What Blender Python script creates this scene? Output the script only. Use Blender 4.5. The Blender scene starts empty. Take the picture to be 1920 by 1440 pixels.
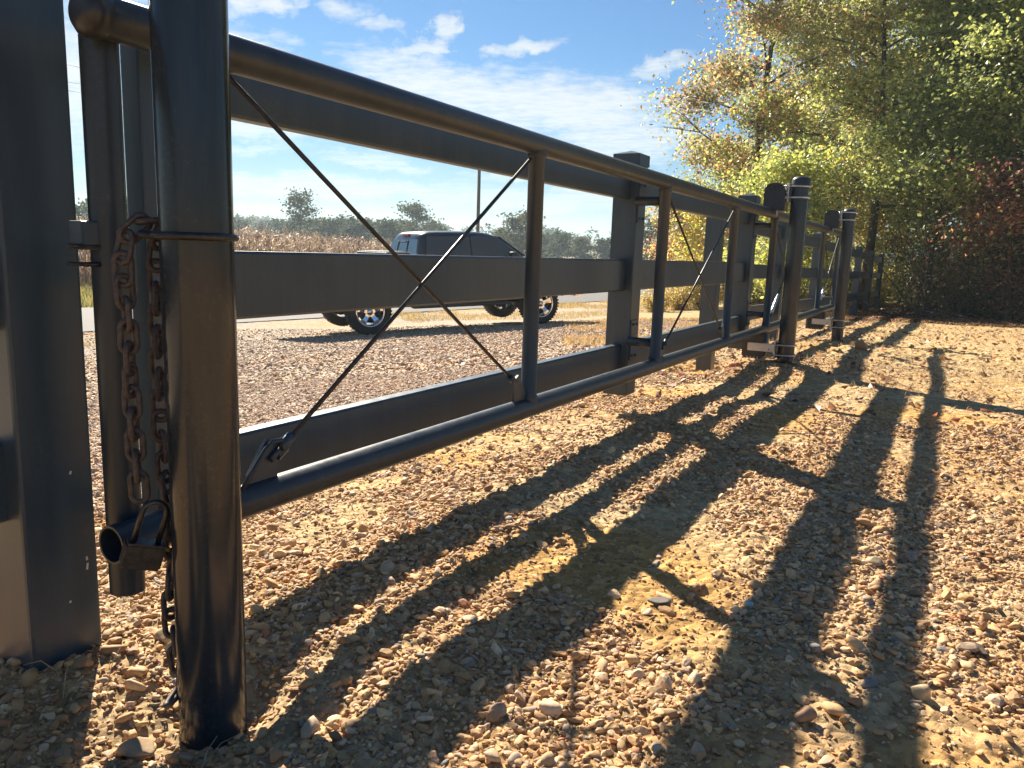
import bpy, bmesh, math, random
import numpy as np
from math import radians, sin, cos, pi
from mathutils import Matrix, Vector, Quaternion

random.seed(7)
rng = np.random.default_rng(11)
S = bpy.context.scene
COL = S.collection

# ------------------------------------------------------------------ camera
F_PX = 1460.0
CAM_H = 0.74
XR = (0.87238251, 0.10880815, -0.47656012)
YR = (0.48777943, -0.13007452, 0.86322178)
ZR = (0.03193724, -0.98551581, -0.16654911)
cam_d = bpy.data.cameras.new("camera")
cam = bpy.data.objects.new("camera", cam_d)
COL.objects.link(cam)
cam.matrix_world = Matrix((
    (XR[0], -XR[1], -XR[2], 0.0),
    (YR[0], -YR[1], -YR[2], 0.0),
    (ZR[0], -ZR[1], -ZR[2], CAM_H),
    (0, 0, 0, 1)))
cam_d.sensor_width = 36.0
cam_d.lens = F_PX / 1920.0 * 36.0
cam_d.clip_start = 0.02
cam_d.clip_end = 9000.0
S.camera = cam

# ------------------------------------------------------------------ light
SUN_EL = radians(36.0)
SUN_DIR = Vector((-0.78335 * cos(SUN_EL), 0.62158 * cos(SUN_EL), sin(SUN_EL)))
sun_d = bpy.data.lights.new("sun", 'SUN')
sun_d.energy = 5.0
sun_d.angle = radians(0.55)
sun_d.color = (1.0, 0.88, 0.71)
sun = bpy.data.objects.new("sun", sun_d)
COL.objects.link(sun)
sun.location = (-30, 24, 40)
sun.rotation_euler = SUN_DIR.to_track_quat('Z', 'Y').to_euler()

S.view_settings.view_transform = 'Standard'
S.view_settings.look = 'None'
S.view_settings.gamma = 1.0
S.view_settings.exposure = 1.48
S.render.engine = 'CYCLES'
S.cycles.max_bounces = 8
S.cycles.diffuse_bounces = 3
S.cycles.glossy_bounces = 3
S.cycles.transmission_bounces = 6
S.cycles.transparent_max_bounces = 8
S.cycles.volume_bounces = 0
S.cycles.use_denoising = True

def N(nt, typ, **kw):
    n = nt.nodes.new(typ)
    for k, v in kw.items():
        if k.startswith('i_'):
            key = k[2:]
            key = int(key) if key.isdigit() else key
            n.inputs[key].default_value = v
        else:
            setattr(n, k, v)
    return n

def L(nt, a, b): nt.links.new(a, b)

def ramp(nt, fac, stops, interp='LINEAR'):
    r = nt.nodes.new('ShaderNodeValToRGB')
    r.color_ramp.interpolation = interp
    els = r.color_ramp.elements
    while len(els) < len(stops): els.new(0.5)
    for e, (p, c) in zip(els, stops):
        e.position = p
        e.color = tuple(c) + (1,) if len(c) == 3 else c
    L(nt, fac, r.inputs[0])
    return r.outputs[0]

def mth(nt, op, a, b=None, clamp=False):
    n = nt.nodes.new('ShaderNodeMath'); n.operation = op; n.use_clamp = clamp
    for i, v in enumerate((a, b)):
        if v is None: continue
        if isinstance(v, (int, float)): n.inputs[i].default_value = v
        else: L(nt, v, n.inputs[i])
    return n.outputs[0]

# ------------------------------------------------------------------ world
W = bpy.data.worlds.new("World"); S.world = W; W.use_nodes = True
nt = W.node_tree; nt.nodes.clear()
out = N(nt, 'ShaderNodeOutputWorld')
bg = N(nt, 'ShaderNodeBackground'); bg.inputs[1].default_value = 0.05
sky = N(nt, 'ShaderNodeTexSky'); sky.sky_type = 'NISHITA'; sky.sun_disc = False
sky.sun_elevation = SUN_EL
sky.sun_rotation = math.atan2(SUN_DIR.x, SUN_DIR.y)
sky.air_density = 1.0; sky.dust_density = 0.1; sky.ozone_density = 2.2
tc = N(nt, 'ShaderNodeTexCoord')
sep = N(nt, 'ShaderNodeSeparateXYZ'); L(nt, tc.outputs['Generated'], sep.inputs[0])
az = mth(nt, 'MULTIPLY', mth(nt, 'ARCTAN2', sep.outputs[0], sep.outputs[1]), 180 / pi)
el = mth(nt, 'MULTIPLY', mth(nt, 'ARCSINE', sep.outputs[2]), 180 / pi)
ae = N(nt, 'ShaderNodeCombineXYZ'); L(nt, az, ae.inputs[0]); L(nt, el, ae.inputs[1])
# warp the direction a little so cloud outlines stay ragged
zc = mth(nt, 'MAXIMUM', sep.outputs[2], 0.03)
pl = N(nt, 'ShaderNodeCombineXYZ')
L(nt, mth(nt, 'DIVIDE', sep.outputs[0], zc), pl.inputs[0]); L(nt, mth(nt, 'DIVIDE', sep.outputs[1], zc), pl.inputs[1])
wn = N(nt, 'ShaderNodeTexNoise', i_Scale=0.42, i_Detail=7.0, i_Roughness=0.6); L(nt, ae.outputs[0], wn.inputs['Vector'])
wv = N(nt, 'ShaderNodeVectorMath', operation='MULTIPLY_ADD'); L(nt, wn.outputs['Color'], wv.inputs[0])
wv.inputs[1].default_value = (6.0, 2.6, 0); wv.inputs[2].default_value = (-3.0, -1.3, 0)
aw = N(nt, 'ShaderNodeVectorMath', operation='ADD'); L(nt, ae.outputs[0], aw.inputs[0]); L(nt, wv.outputs[0], aw.inputs[1])
# (azimuth, elevation, half width, half height, tilt in degrees, weight)
BLOBS = [(-38.6, 14.6, 1.9, .45, -3, .8), (-34.2, 14.6, 1.3, .8, 35, .85), (-36.3, 13.4, 2.2, .45, 12, .8),
         (-29.0, 13.7, 2.8, .45, 10, .8), (-19.4, 12.8, 2.3, .5, 14, .8), (-33.5, 10.7, 8.0, 1.5, -14, 1.0),
         (-25.5, 10.2, 7.5, 1.9, -4, 1.0), (-21.5, 8.0, 5.0, 1.3, 6, .9), (-46.8, 15.4, 2.4, .8, 8, .95),
         (-41.3, 15.4, 2.0, .6, 0, .7), (-44.6, 13.2, 1.6, .5, -15, .5), (-39.0, 6.1, 4.0, .55, -4, .7),
         (-46.5, 7.7, 4.0, .7, -3, .85), (-57.6, 9.6, 3.2, 3.6, 0, 1.0), (-44.0, 4.1, 14.0, .75, 0, .75),
         (-28.0, 3.7, 9.0, .8, 3, .7), (-33.0, 2.2, 22.0, .8, 0, .4), (-50.0, 2.4, 12.0, .5, 0, .5),
         (-17.5, 11.0, 3.0, .6, 18, .6), (-52, 6.0, 9, .5, 4, .6), (-43, 10.0, 6, .35, -16, .5), (-25, 6.0, 8, .5, 8, .7), (-50, 12.5, 5, 1.6, -6, .75), (-57, 14.5, 4, 2.0, -6, .8), (20, 20, 30, 6, 10, .6), (100, 28, 50, 8, -8, .6), (-150, 30, 60, 9, 5, .6)]
acc = None
for (a0, e0, sx, sy, tl, wgt) in BLOBS:
    mp = N(nt, 'ShaderNodeMapping', vector_type='TEXTURE')
    mp.inputs['Location'].default_value = (a0, e0, 0)
    mp.inputs['Rotation'].default_value = (0, 0, radians(tl))
    mp.inputs['Scale'].default_value = (sx * 1.35, sy * 1.5, 1)
    L(nt, aw.outputs[0], mp.inputs['Vector'])
    ln = N(nt, 'ShaderNodeVectorMath', operation='LENGTH'); L(nt, mp.outputs[0], ln.inputs[0])
    mr = N(nt, 'ShaderNodeMapRange', interpolation_type='SMOOTHSTEP')
    mr.inputs['From Min'].default_value = 1.25; mr.inputs['From Max'].default_value = 0.25
    mr.inputs['To Min'].default_value = 0; mr.inputs['To Max'].default_value = wgt
    L(nt, ln.outputs['Value'], mr.inputs['Value'])
    acc = mr.outputs[0] if acc is None else mth(nt, 'MAXIMUM', acc, mr.outputs[0])
n1 = N(nt, 'ShaderNodeTexNoise', i_Scale=1.0, i_Detail=7.0, i_Roughness=0.6)
mpn = N(nt, 'ShaderNodeMapping'); mpn.inputs['Rotation'].default_value = (0, 0, .5); mpn.inputs['Scale'].default_value = (1.1, 2.6, 1)
L(nt, pl.outputs[0], mpn.inputs[0]); L(nt, mpn.outputs[0], n1.inputs['Vector'])
n2 = N(nt, 'ShaderNodeTexNoise', i_Scale=9.0, i_Detail=4.0, i_Roughness=0.6); L(nt, pl.outputs[0], n2.inputs['Vector'])
dn = mth(nt, 'ADD', mth(nt, 'MULTIPLY', acc, 1.12), mth(nt, 'MULTIPLY', mth(nt, 'SUBTRACT', n1.outputs[0], 0.5), 1.3))
dn = mth(nt, 'ADD', dn, mth(nt, 'MULTIPLY', mth(nt, 'SUBTRACT', n2.outputs[0], 0.5), 1.15))
dn = mth(nt, 'MULTIPLY', dn, mth(nt, 'MULTIPLY', acc, 3.0, True))
cm = N(nt, 'ShaderNodeMapRange', interpolation_type='SMOOTHSTEP'); cm.inputs['From Min'].default_value = .12; cm.inputs['From Max'].default_value = 1.35
cm.inputs['To Max'].default_value = 0.93
L(nt, dn, cm.inputs['Value'])
mx = N(nt, 'ShaderNodeMix', data_type='RGBA'); L(nt, cm.outputs[0], mx.inputs[0])
hs = N(nt, 'ShaderNodeHueSaturation', i_Saturation=1.12, i_Value=1.0)
L(nt, sky.outputs[0], hs.inputs['Color'])
tn = N(nt, 'ShaderNodeVectorMath', operation='MULTIPLY'); L(nt, hs.outputs[0], tn.inputs[0]); tmr = N(nt, 'ShaderNodeMapRange', interpolation_type='SMOOTHSTEP'); tmr.inputs['From Min'].default_value = -1.0; tmr.inputs['From Max'].default_value = 11.0; L(nt, el, tmr.inputs['Value'])
tm = N(nt, 'ShaderNodeMix', data_type='RGBA'); L(nt, tmr.outputs[0], tm.inputs[0]); tm.inputs[6].default_value = (.26, .34, .39, 1); tm.inputs[7].default_value = (.27, .52, .70, 1)
L(nt, tm.outputs[2], tn.inputs[1])
L(nt, tn.outputs[0], mx.inputs[6]); mx.inputs[7].default_value = (5.8, 6.1, 6.25, 1)
L(nt, mx.outputs[2], bg.inputs[0]); L(nt, bg.outputs[0], out.inputs[0])

# ------------------------------------------------------------------ numeric noise
def _hash(ix, iy, seed):
    h = (ix.astype(np.int64) * 374761393 + iy.astype(np.int64) * 668265263 + seed * 1442695041) & 0xffffffff
    h = ((h ^ (h >> 13)) * 1274126177) & 0xffffffff
    h = (h ^ (h >> 16)) & 0xffffffff
    return h / 4294967295.0

def vnoise(x, y, seed=0):
    ix = np.floor(x); iy = np.floor(y); fx = x - ix; fy = y - iy
    fx = fx * fx * fx * (fx * (fx * 6 - 15) + 10); fy = fy * fy * fy * (fy * (fy * 6 - 15) + 10)
    a = _hash(ix, iy, seed); b = _hash(ix + 1, iy, seed); c = _hash(ix, iy + 1, seed); d = _hash(ix + 1, iy + 1, seed)
    return (a * (1 - fx) + b * fx) * (1 - fy) + (c * (1 - fx) + d * fx) * fy

def fbm(x, y, seed=0, oct=4, gain=.5):
    s = 0; a = 1; t = 0
    for o in range(oct):
        s = s + a * vnoise(x * 2 ** o + 17.3 * o, y * 2 ** o - 9.1 * o, seed + o); t += a; a *= gain
    return s / t

def sstep(x, a, b):
    t = np.clip((x - a) / (b - a), 0, 1); return t * t * (3 - 2 * t)

def ground_z(x, y, micro=True):
    x = np.asarray(x, float); y = np.asarray(y, float)
    a = np.clip(-(x + 1.1) / 10.0, 0, 1); a = a * (2.0 - a) * .0 + a
    b = np.clip((y - 6.0) * 0.024, 0, .42)
    z = -1.0 * (1 - (1 - a) * (1 - b))
    r = np.hypot(x, y)
    # far rise towards the wooded hills
    z = z + 9.0 * sstep(r, 170, 520) * (0.75 + .5 * fbm(x / 160, y / 160, 5, 2))
    if micro:
        near = 1 - sstep(r, 18, 40)
        side = np.clip((x + 2.2) * 1.2, 0.25, 1)
        z = z + near * side * (0.05 * (fbm(x / .9, y / .9, 21, 3) - .5) + 0.022 * (fbm(x / .22, y / .22, 31, 3) - .5))
        z = z + near * 0.012 * (fbm(x / .05, y / .05, 41, 2) - .5) + (1 - sstep(r, 2.5, 6)) * .010 * (fbm(x / .018, y / .018, 43, 2) - .5)
        # loose spoil heaped round the roller post and along the fence
        for (hx, hy, hr, hh) in ((-1.0, 5.75, .45, .045), (-.3, 6.6, .5, .06), (-.7, 7.2, .4, .05), (-1.85, 6.2, .62, -.17), (.3, 7.6, .9, .05), (-.985, .78, .20, -.055), (-1.4, .75, .3, .02)):
            z = z + hh * np.exp(-((x - hx) ** 2 + (y - hy) ** 2) / hr ** 2) * (0.5 + fbm(x / .12, y / .12, 77, 2))
    return z

def gz(x, y, micro=False):
    return float(ground_z(np.array([x]), np.array([y]), micro)[0])

# ------------------------------------------------------------------ materials
def new_mat(name):
    m = bpy.data.materials.new(name); m.use_nodes = True
    nt = m.node_tree; b = nt.nodes['Principled BSDF']
    return m, nt, b

def bumpify(nt, b, h, strength=.3, dist=.01):
    bp = N(nt, 'ShaderNodeBump', i_Strength=strength, i_Distance=dist)
    L(nt, h, bp.inputs['Height']); L(nt, bp.outputs[0], b.inputs['Normal'])

def mat_paint(name, c, rough=.35, spec=.5, dust=.25, coat=0.0, metallic=0.0, streak=True):
    m, nt, b = new_mat(name)
    tc = N(nt, 'ShaderNodeTexCoord')
    n = N(nt, 'ShaderNodeTexNoise', i_Scale=3.0, i_Detail=6.0, i_Roughness=.65)
    mp = N(nt, 'ShaderNodeMapping'); mp.inputs['Scale'].default_value = (9, 9, .8) if streak else (4, 4, 4)
    L(nt, tc.outputs['Object'], mp.inputs[0]); L(nt, mp.outputs[0], n.inputs['Vector'])
    col = ramp(nt, n.outputs[0], [(.35, c), (.8, tuple(min(1, v * (1 + dust) + dust * .03) for v in c))])
    nd = N(nt, 'ShaderNodeTexNoise', i_Scale=110.0, i_Detail=5.0, i_Roughness=.75); L(nt, tc.outputs['Object'], nd.inputs['Vector'])
    ne = N(nt, 'ShaderNodeTexNoise', i_Scale=7.0, i_Detail=4.0, i_Roughness=.6); L(nt, tc.outputs['Object'], ne.inputs['Vector'])
    dm = N(nt, 'ShaderNodeMapRange'); dm.inputs['From Min'].default_value = .60; dm.inputs['From Max'].default_value = .78; dm.inputs['To Max'].default_value = .30 if streak else .0
    L(nt, mth(nt, 'ADD', mth(nt, 'MULTIPLY', nd.outputs[0], .7), mth(nt, 'MULTIPLY', ne.outputs[0], .42)), dm.inputs['Value'])
    dx = N(nt, 'ShaderNodeMix', data_type='RGBA'); L(nt, dm.outputs[0], dx.inputs[0]); L(nt, col, dx.inputs[6]); dx.inputs[7].default_value = (.17, .15, .12, 1)
    L(nt, dx.outputs[2], b.inputs['Base Color'])
    n2 = N(nt, 'ShaderNodeTexNoise', i_Scale=40.0, i_Detail=4.0)
    L(nt, tc.outputs['Object'], n2.inputs['Vector'])
    r = mth(nt, 'ADD', mth(nt, 'MULTIPLY', n.outputs[0], .3), rough - .15)
    L(nt, r, b.inputs['Roughness'])
    b.inputs['Specular IOR Level'].default_value = spec
    b.inputs['Metallic'].default_value = metallic
    b.inputs['Coat Weight'].default_value = coat
    b.inputs['Coat Roughness'].default_value = .12
    bumpify(nt, b, n2.outputs[0], .12, .0008)
    return m

def mat_plain(name, c, rough=.6, metallic=0, spec=.5, scale=20, var=.3, bump=.2, bd=.002):
    m, nt, b = new_mat(name)
    tc = N(nt, 'ShaderNodeTexCoord')
    n = N(nt, 'ShaderNodeTexNoise', i_Scale=float(scale), i_Detail=6.0, i_Roughness=.65)
    L(nt, tc.outputs['Object'], n.inputs['Vector'])
    col = ramp(nt, n.outputs[0], [(.25, tuple(v * (1 - var) for v in c)), (.75, tuple(min(1, v * (1 + var)) for v in c))])
    L(nt, col, b.inputs['Base Color'])
    b.inputs['Roughness'].default_value = rough; b.inputs['Metallic'].default_value = metallic
    b.inputs['Specular IOR Level'].default_value = spec
    bumpify(nt, b, n.outputs[0], bump, bd)
    return m

def mat_attr(name, rough=.8, transl=0.0, spec=.3, scale=60, var=.35, bump=.3, bd=.002, coord='Object', ngain=1.0):
    m, nt, b = new_mat(name)
    at = N(nt, 'ShaderNodeAttribute', attribute_name='col')
    tc = N(nt, 'ShaderNodeTexCoord')
    n = N(nt, 'ShaderNodeTexNoise', i_Scale=float(scale), i_Detail=5.0, i_Roughness=.65)
    L(nt, tc.outputs[coord], n.inputs['Vector'])
    v = mth(nt, 'ADD', mth(nt, 'MULTIPLY', n.outputs[0], 2 * var), 1 - var)
    mm = N(nt, 'ShaderNodeVectorMath', operation='SCALE'); L(nt, at.outputs['Color'], mm.inputs[0]); L(nt, v, mm.inputs['Scale'])
    L(nt, mm.outputs[0], b.inputs['Base Color'])
    b.inputs['Roughness'].default_value = rough
    b.inputs['Specular IOR Level'].default_value = spec
    if bump: bumpify(nt, b, n.outputs[0], bump, bd)
    if transl > 0:
        tr = N(nt, 'ShaderNodeBsdfTranslucent'); L(nt, mm.outputs[0], tr.inputs['Color'])
        gm = N(nt, 'ShaderNodeVectorMath', operation='SCALE'); L(nt, mm.outputs[0], gm.inputs[0]); gm.inputs['Scale'].default_value = 1.5
        L(nt, gm.outputs[0], tr.inputs['Color'])
        ms = N(nt, 'ShaderNodeMixShader'); ms.inputs[0].default_value = transl
        L(nt, b.outputs[0], ms.inputs[1]); L(nt, tr.outputs[0], ms.inputs[2])
        L(nt, ms.outputs[0], nt.nodes['Material Output'].inputs['Surface'])
    return m

M = {}
M['black'] = mat_paint('black powder coated steel', (.030, .050, .068), rough=.36, spec=.5, dust=.35)  # paint itself is black; base lifted towards blue-grey to stand in for lens glare
M['tube'] = mat_paint('black painted pipe', (.021, .031, .040), rough=.36, spec=.45, dust=.4)  # same blue-grey glare lift put into the black base, weaker
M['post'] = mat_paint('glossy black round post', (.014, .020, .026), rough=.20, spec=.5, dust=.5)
M['plastic'] = mat_plain('black moulded plastic', (.022, .024, .028), rough=.38, scale=30, var=.2, bump=.1)
M['galv'] = mat_plain('galvanised steel', (.55, .56, .57), rough=.32, metallic=.85, scale=35, var=.25, bump=.12)
M['galvwhite'] = mat_plain('bright zinc plate', (.62, .60, .56), rough=.45, metallic=.3, scale=25, var=.15)
M['rust'] = mat_plain('rusty steel chain', (.095, .078, .072), rough=.6, metallic=.45, scale=120, var=.55, bump=.5, bd=.0006)
M['darkmetal'] = mat_plain('dark scuffed steel', (.05, .05, .052), rough=.4, metallic=.7, scale=90, var=.5, bump=.3, bd=.0005)
M['lock'] = mat_plain('laminated padlock steel', (.075, .075, .078), rough=.38, metallic=.8, scale=70, var=.45, bump=.3, bd=.0006)
M['brass'] = mat_plain('brass', (.5, .36, .14), rough=.35, metallic=.9)
M['bark'] = mat_plain('tree bark', (.075, .055, .042), rough=.95, scale=14, var=.5, bump=.8, bd=.03)
M['leaf'] = mat_attr('leaf', rough=.42, transl=.50, spec=.5, scale=2.0, var=.2, bump=0)
M['farleaf'] = mat_attr('distant leaf', rough=.8, transl=.25, spec=.2, scale=.3, var=.2, bump=0)
M['straw'] = mat_attr('straw', rough=.6, transl=.3, spec=.3, scale=5, var=.2, bump=0)
M['stone'] = mat_attr('river stone', rough=.72, spec=.35, scale=160, var=.32, bump=.35, bd=.002)
M['wood'] = mat_plain('weathered pole wood', (.10, .075, .055), rough=.9, scale=8, var=.4)
M['wire'] = mat_plain('wire', (.02, .02, .02), rough=.6)

# ground
m, nt, b = new_mat('gravelly dirt ground'); M['ground'] = m
at = N(nt, 'ShaderNodeAttribute', attribute_name='col')
tc = N(nt, 'ShaderNodeTexCoord')
ng = N(nt, 'ShaderNodeTexNoise', i_Scale=34.0, i_Detail=8.0, i_Roughness=.7); L(nt, tc.outputs['Object'], ng.inputs['Vector'])
vo = N(nt, 'ShaderNodeTexVoronoi', i_Scale=46.0, i_Randomness=1.0); L(nt, tc.outputs['Object'], vo.inputs['Vector'])
vs = N(nt, 'ShaderNodeSeparateColor'); L(nt, vo.outputs['Color'], vs.inputs[0])
vv = N(nt, 'ShaderNodeTexVoronoi', i_Scale=16.0, i_Randomness=1.0); L(nt, tc.outputs['Object'], vv.inputs['Vector'])
vs2 = N(nt, 'ShaderNodeSeparateColor'); L(nt, vv.outputs['Color'], vs2.inputs[0])
v = mth(nt, 'ADD', mth(nt, 'MULTIPLY', ng.outputs[0], .7), .5)
v = mth(nt, 'MULTIPLY', v, mth(nt, 'ADD', mth(nt, 'MULTIPLY', vs.outputs[0], .55), .72))
v = mth(nt, 'MULTIPLY', v, mth(nt, 'ADD', mth(nt, 'MULTIPLY', vs2.outputs[0], .3), .85))
sc = N(nt, 'ShaderNodeVectorMath', operation='SCALE'); L(nt, at.outputs['Color'], sc.inputs[0]); L(nt, v, sc.inputs['Scale'])
L(nt, sc.outputs[0], b.inputs['Base Color']); b.inputs['Roughness'].default_value = .95; b.inputs['Specular IOR Level'].default_value = .15
hh = mth(nt, 'ADD', mth(nt, 'MULTIPLY', mth(nt, 'SUBTRACT', 1.0, vo.outputs['Distance']), .8), mth(nt, 'MULTIPLY', ng.outputs[0], .8))
hh = mth(nt, 'ADD', hh, mth(nt, 'SUBTRACT', .8, vv.outputs['Distance']))
bumpify(nt, b, hh, .85, .012)

M['asphalt'] = mat_plain('asphalt', (.085, .088, .095), rough=.85, scale=60, var=.3, bump=.4, bd=.004)

# ------------------------------------------------------------------ mesh helpers
class MB:
    def __init__(s): s.v = []; s.f = []; s.sm = []
    def add(s, vs, fs, smooth=False):
        o = len(s.v); s.v += [tuple(p) for p in vs]
        s.f += [tuple(i + o for i in f) for f in fs]; s.sm += [smooth] * len(fs)
    def box(s, c, d, bev=0.0, rot=None):
        """axis aligned box with chamfered edges; c centre, d full size; rot Matrix 3x3"""
        bm = bmesh.new(); bmesh.ops.create_cube(bm, size=1)
        for v in bm.verts: v.co = Vector((v.co.x * d[0], v.co.y * d[1], v.co.z * d[2]))
        if bev > 0: bmesh.ops.bevel(bm, geom=bm.edges[:], offset=min(bev, min(d) * .45), segments=2, affect='EDGES', profile=.6)
        vs = []
        for i, v in enumerate(bm.verts):
            v.index = i; p = v.co.copy()
            if rot is not None: p = rot @ p
            vs.append(p + Vector(c))
        s.add(vs, [[v.index for v in f.verts] for f in bm.faces]); bm.free()
    def tube(s, pts, r, n=20, cap=True, ry=None, open_wall=0, closed=False):
        pts = [Vector(p) for p in pts]; k = len(pts)
        rs = r if isinstance(r, (list, tuple)) else [r] * k
        t0 = (pts[1] - pts[0]).normalized()
        up = Vector((0, 0, 1)) if abs(t0.z) < .9 else Vector((1, 0, 0))
        nx = t0.cross(up).normalized()
        vs = []; prev = t0
        for i, p in enumerate(pts):
            if closed: t = (pts[(i + 1) % k] - pts[i - 1]).normalized()
            elif i == 0: t = t0
            elif i == k - 1: t = (pts[i] - pts[i - 1]).normalized()
            else: t = ((pts[i + 1] - pts[i]).normalized() + (pts[i] - pts[i - 1]).normalized()).normalized()
            q = prev.rotation_difference(t); nx = (q @ nx); nx = (nx - t * nx.dot(t)).normalized(); prev = t
            ny = t.cross(nx)
            for j in range(n):
                a = 2 * pi * j / n
                vs.append(p + nx * cos(a) * rs[i] + ny * sin(a) * rs[i])
        fs = []
        for i in range(k - 1 if not closed else k):
            i2 = (i + 1) % k
            for j in range(n):
                fs.append((i * n + j, i * n + (j + 1) % n, i2 * n + (j + 1) % n, i2 * n + j))
        s.add(vs, fs, True)
        if cap and not closed:
            o = len(s.v) - len(vs)
            s.f.append(tuple(o + j for j in reversed(range(n)))); s.f.append(tuple(o + (k - 1) * n + j for j in range(n))); s.sm += [False, False]
    def lathe(s, c, prof, n=32, axis='z', smooth=True):
        vs = []
        for (r, h) in prof:
            for j in range(n):
                a = 2 * pi * j / n
                p = (r * cos(a), r * sin(a), h)
                if axis == 'y': p = (p[0], p[2], p[1])
                if axis == 'x': p = (p[2], p[0], p[1])
                vs.append((p[0] + c[0], p[1] + c[1], p[2] + c[2]))
        fs = []
        for i in range(len(prof) - 1):
            for j in range(n):
                fs.append((i * n + j, i * n + (j + 1) % n, (i + 1) * n + (j + 1) % n, (i + 1) * n + j))
        s.add(vs, fs, smooth)
    def prism(s, poly, axis, a, b, smooth=False):
        """extrude 2D polygon along axis between a and b. axis 'y': poly=(x,z); 'x': poly=(y,z); 'z': poly=(x,y)"""
        def mk(p, t):
            return (p[0], t, p[1]) if axis == 'y' else ((t, p[0], p[1]) if axis == 'x' else (p[0], p[1], t))
        n = len(poly); vs = [mk(p, a) for p in poly] + [mk(p, b) for p in poly]
        s.add(vs, [tuple(range(n)), tuple(reversed(range(n, 2 * n)))])
        o = len(s.v) - 2 * n
        for i in range(n):
            s.f.append((o + i, o + (i + 1) % n, o + n + (i + 1) % n, o + n + i)); s.sm.append(smooth)
    def build(s, name, mat, parent=None, off=(0, 0, 0)):
        me = bpy.data.meshes.new(name)
        me.from_pydata([(p[0] - off[0], p[1] - off[1], p[2] - off[2]) for p in s.v], [], s.f)
        me.polygons.foreach_set('use_smooth', s.sm)
        me.materials.append(mat)
        bm = bmesh.new(); bm.from_mesh(me); bmesh.ops.recalc_face_normals(bm, faces=bm.faces[:]); bm.to_mesh(me); bm.free()
        me.update()
        o = bpy.data.objects.new(name, me); COL.objects.link(o)
        if parent is not None: o.parent = parent
        return o

def np_mesh(name, verts, faces, mat, cols=None, parent=None, smooth=False, loc=(0, 0, 0)):
    """faces: (n,k) int array of equal sized polygons"""
    me = bpy.data.meshes.new(name)
    nv = len(verts); nf, k = faces.shape
    me.vertices.add(nv); me.vertices.foreach_set('co', np.ascontiguousarray(verts - np.array(loc), dtype=np.float32).ravel())
    me.loops.add(nf * k); me.loops.foreach_set('vertex_index', faces.astype(np.int32).ravel())
    me.polygons.add(nf); me.polygons.foreach_set('loop_start', np.arange(0, nf * k, k, dtype=np.int32))
    me.polygons.foreach_set('loop_total', np.full(nf, k, dtype=np.int32))
    me.polygons.foreach_set('use_smooth', np.full(nf, smooth, dtype=bool) if isinstance(smooth, bool) else smooth)
    me.update(calc_edges=True)
    if cols is not None:
        a = me.color_attributes.new('col', 'FLOAT_COLOR', 'POINT')
        c4 = np.ones((nv, 4), np.float32); c4[:, :3] = cols
        a.data.foreach_set('color', c4.ravel())
    me.materials.append(mat)
    o = bpy.data.objects.new(name, me); COL.objects.link(o)
    if parent is not None: o.parent = parent
    else: o.location = loc
    return o

def tag(o, label=None, cat=None, group=None, kind=None):
    if label: o['label'] = label
    if cat: o['category'] = cat
    if group: o['group'] = group
    if kind: o['kind'] = kind
    return o

def empty(name, loc, label, cat, group=None, rz=0):
    o = bpy.data.objects.new(name, None); COL.objects.link(o); o.location = loc; o.rotation_euler = (0, 0, rz)
    o.empty_display_size = .2
    return tag(o, label, cat, group)

def copy_tree(o, parent=None):
    c = o.copy(); COL.objects.link(c); c.parent = parent
    for ch in list(o.children): copy_tree(ch, c)
    return c

# ================================================================== SETTING
# ground sheet: polar grid, finest in front of the camera, reaching the horizon
azs = np.concatenate([np.arange(-180, -84, 3.0), np.arange(-84, 24, .16), np.arange(24, 180, 3.0)])
rr = [0.0, .2]
while rr[-1] < 26: rr.append(rr[-1] * 1.0065)
while rr[-1] < 4500: rr.append(rr[-1] * 1.03)
rr = np.array(rr)
A, R_ = np.meshgrid(np.radians(azs), rr)
gx = (R_ * np.sin(A)).ravel(); gy = (R_ * np.cos(A)).ravel()
gzv = ground_z(gx, gy)
# dips where the asphalt lies flat are handled by the road following the same height function

def road_x(y): return -14.2 + .135 * (y - 8.0)
ROAD_W = 5.4

def lerp(a, b, t): return a + (b - a) * t[:, None]

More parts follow.
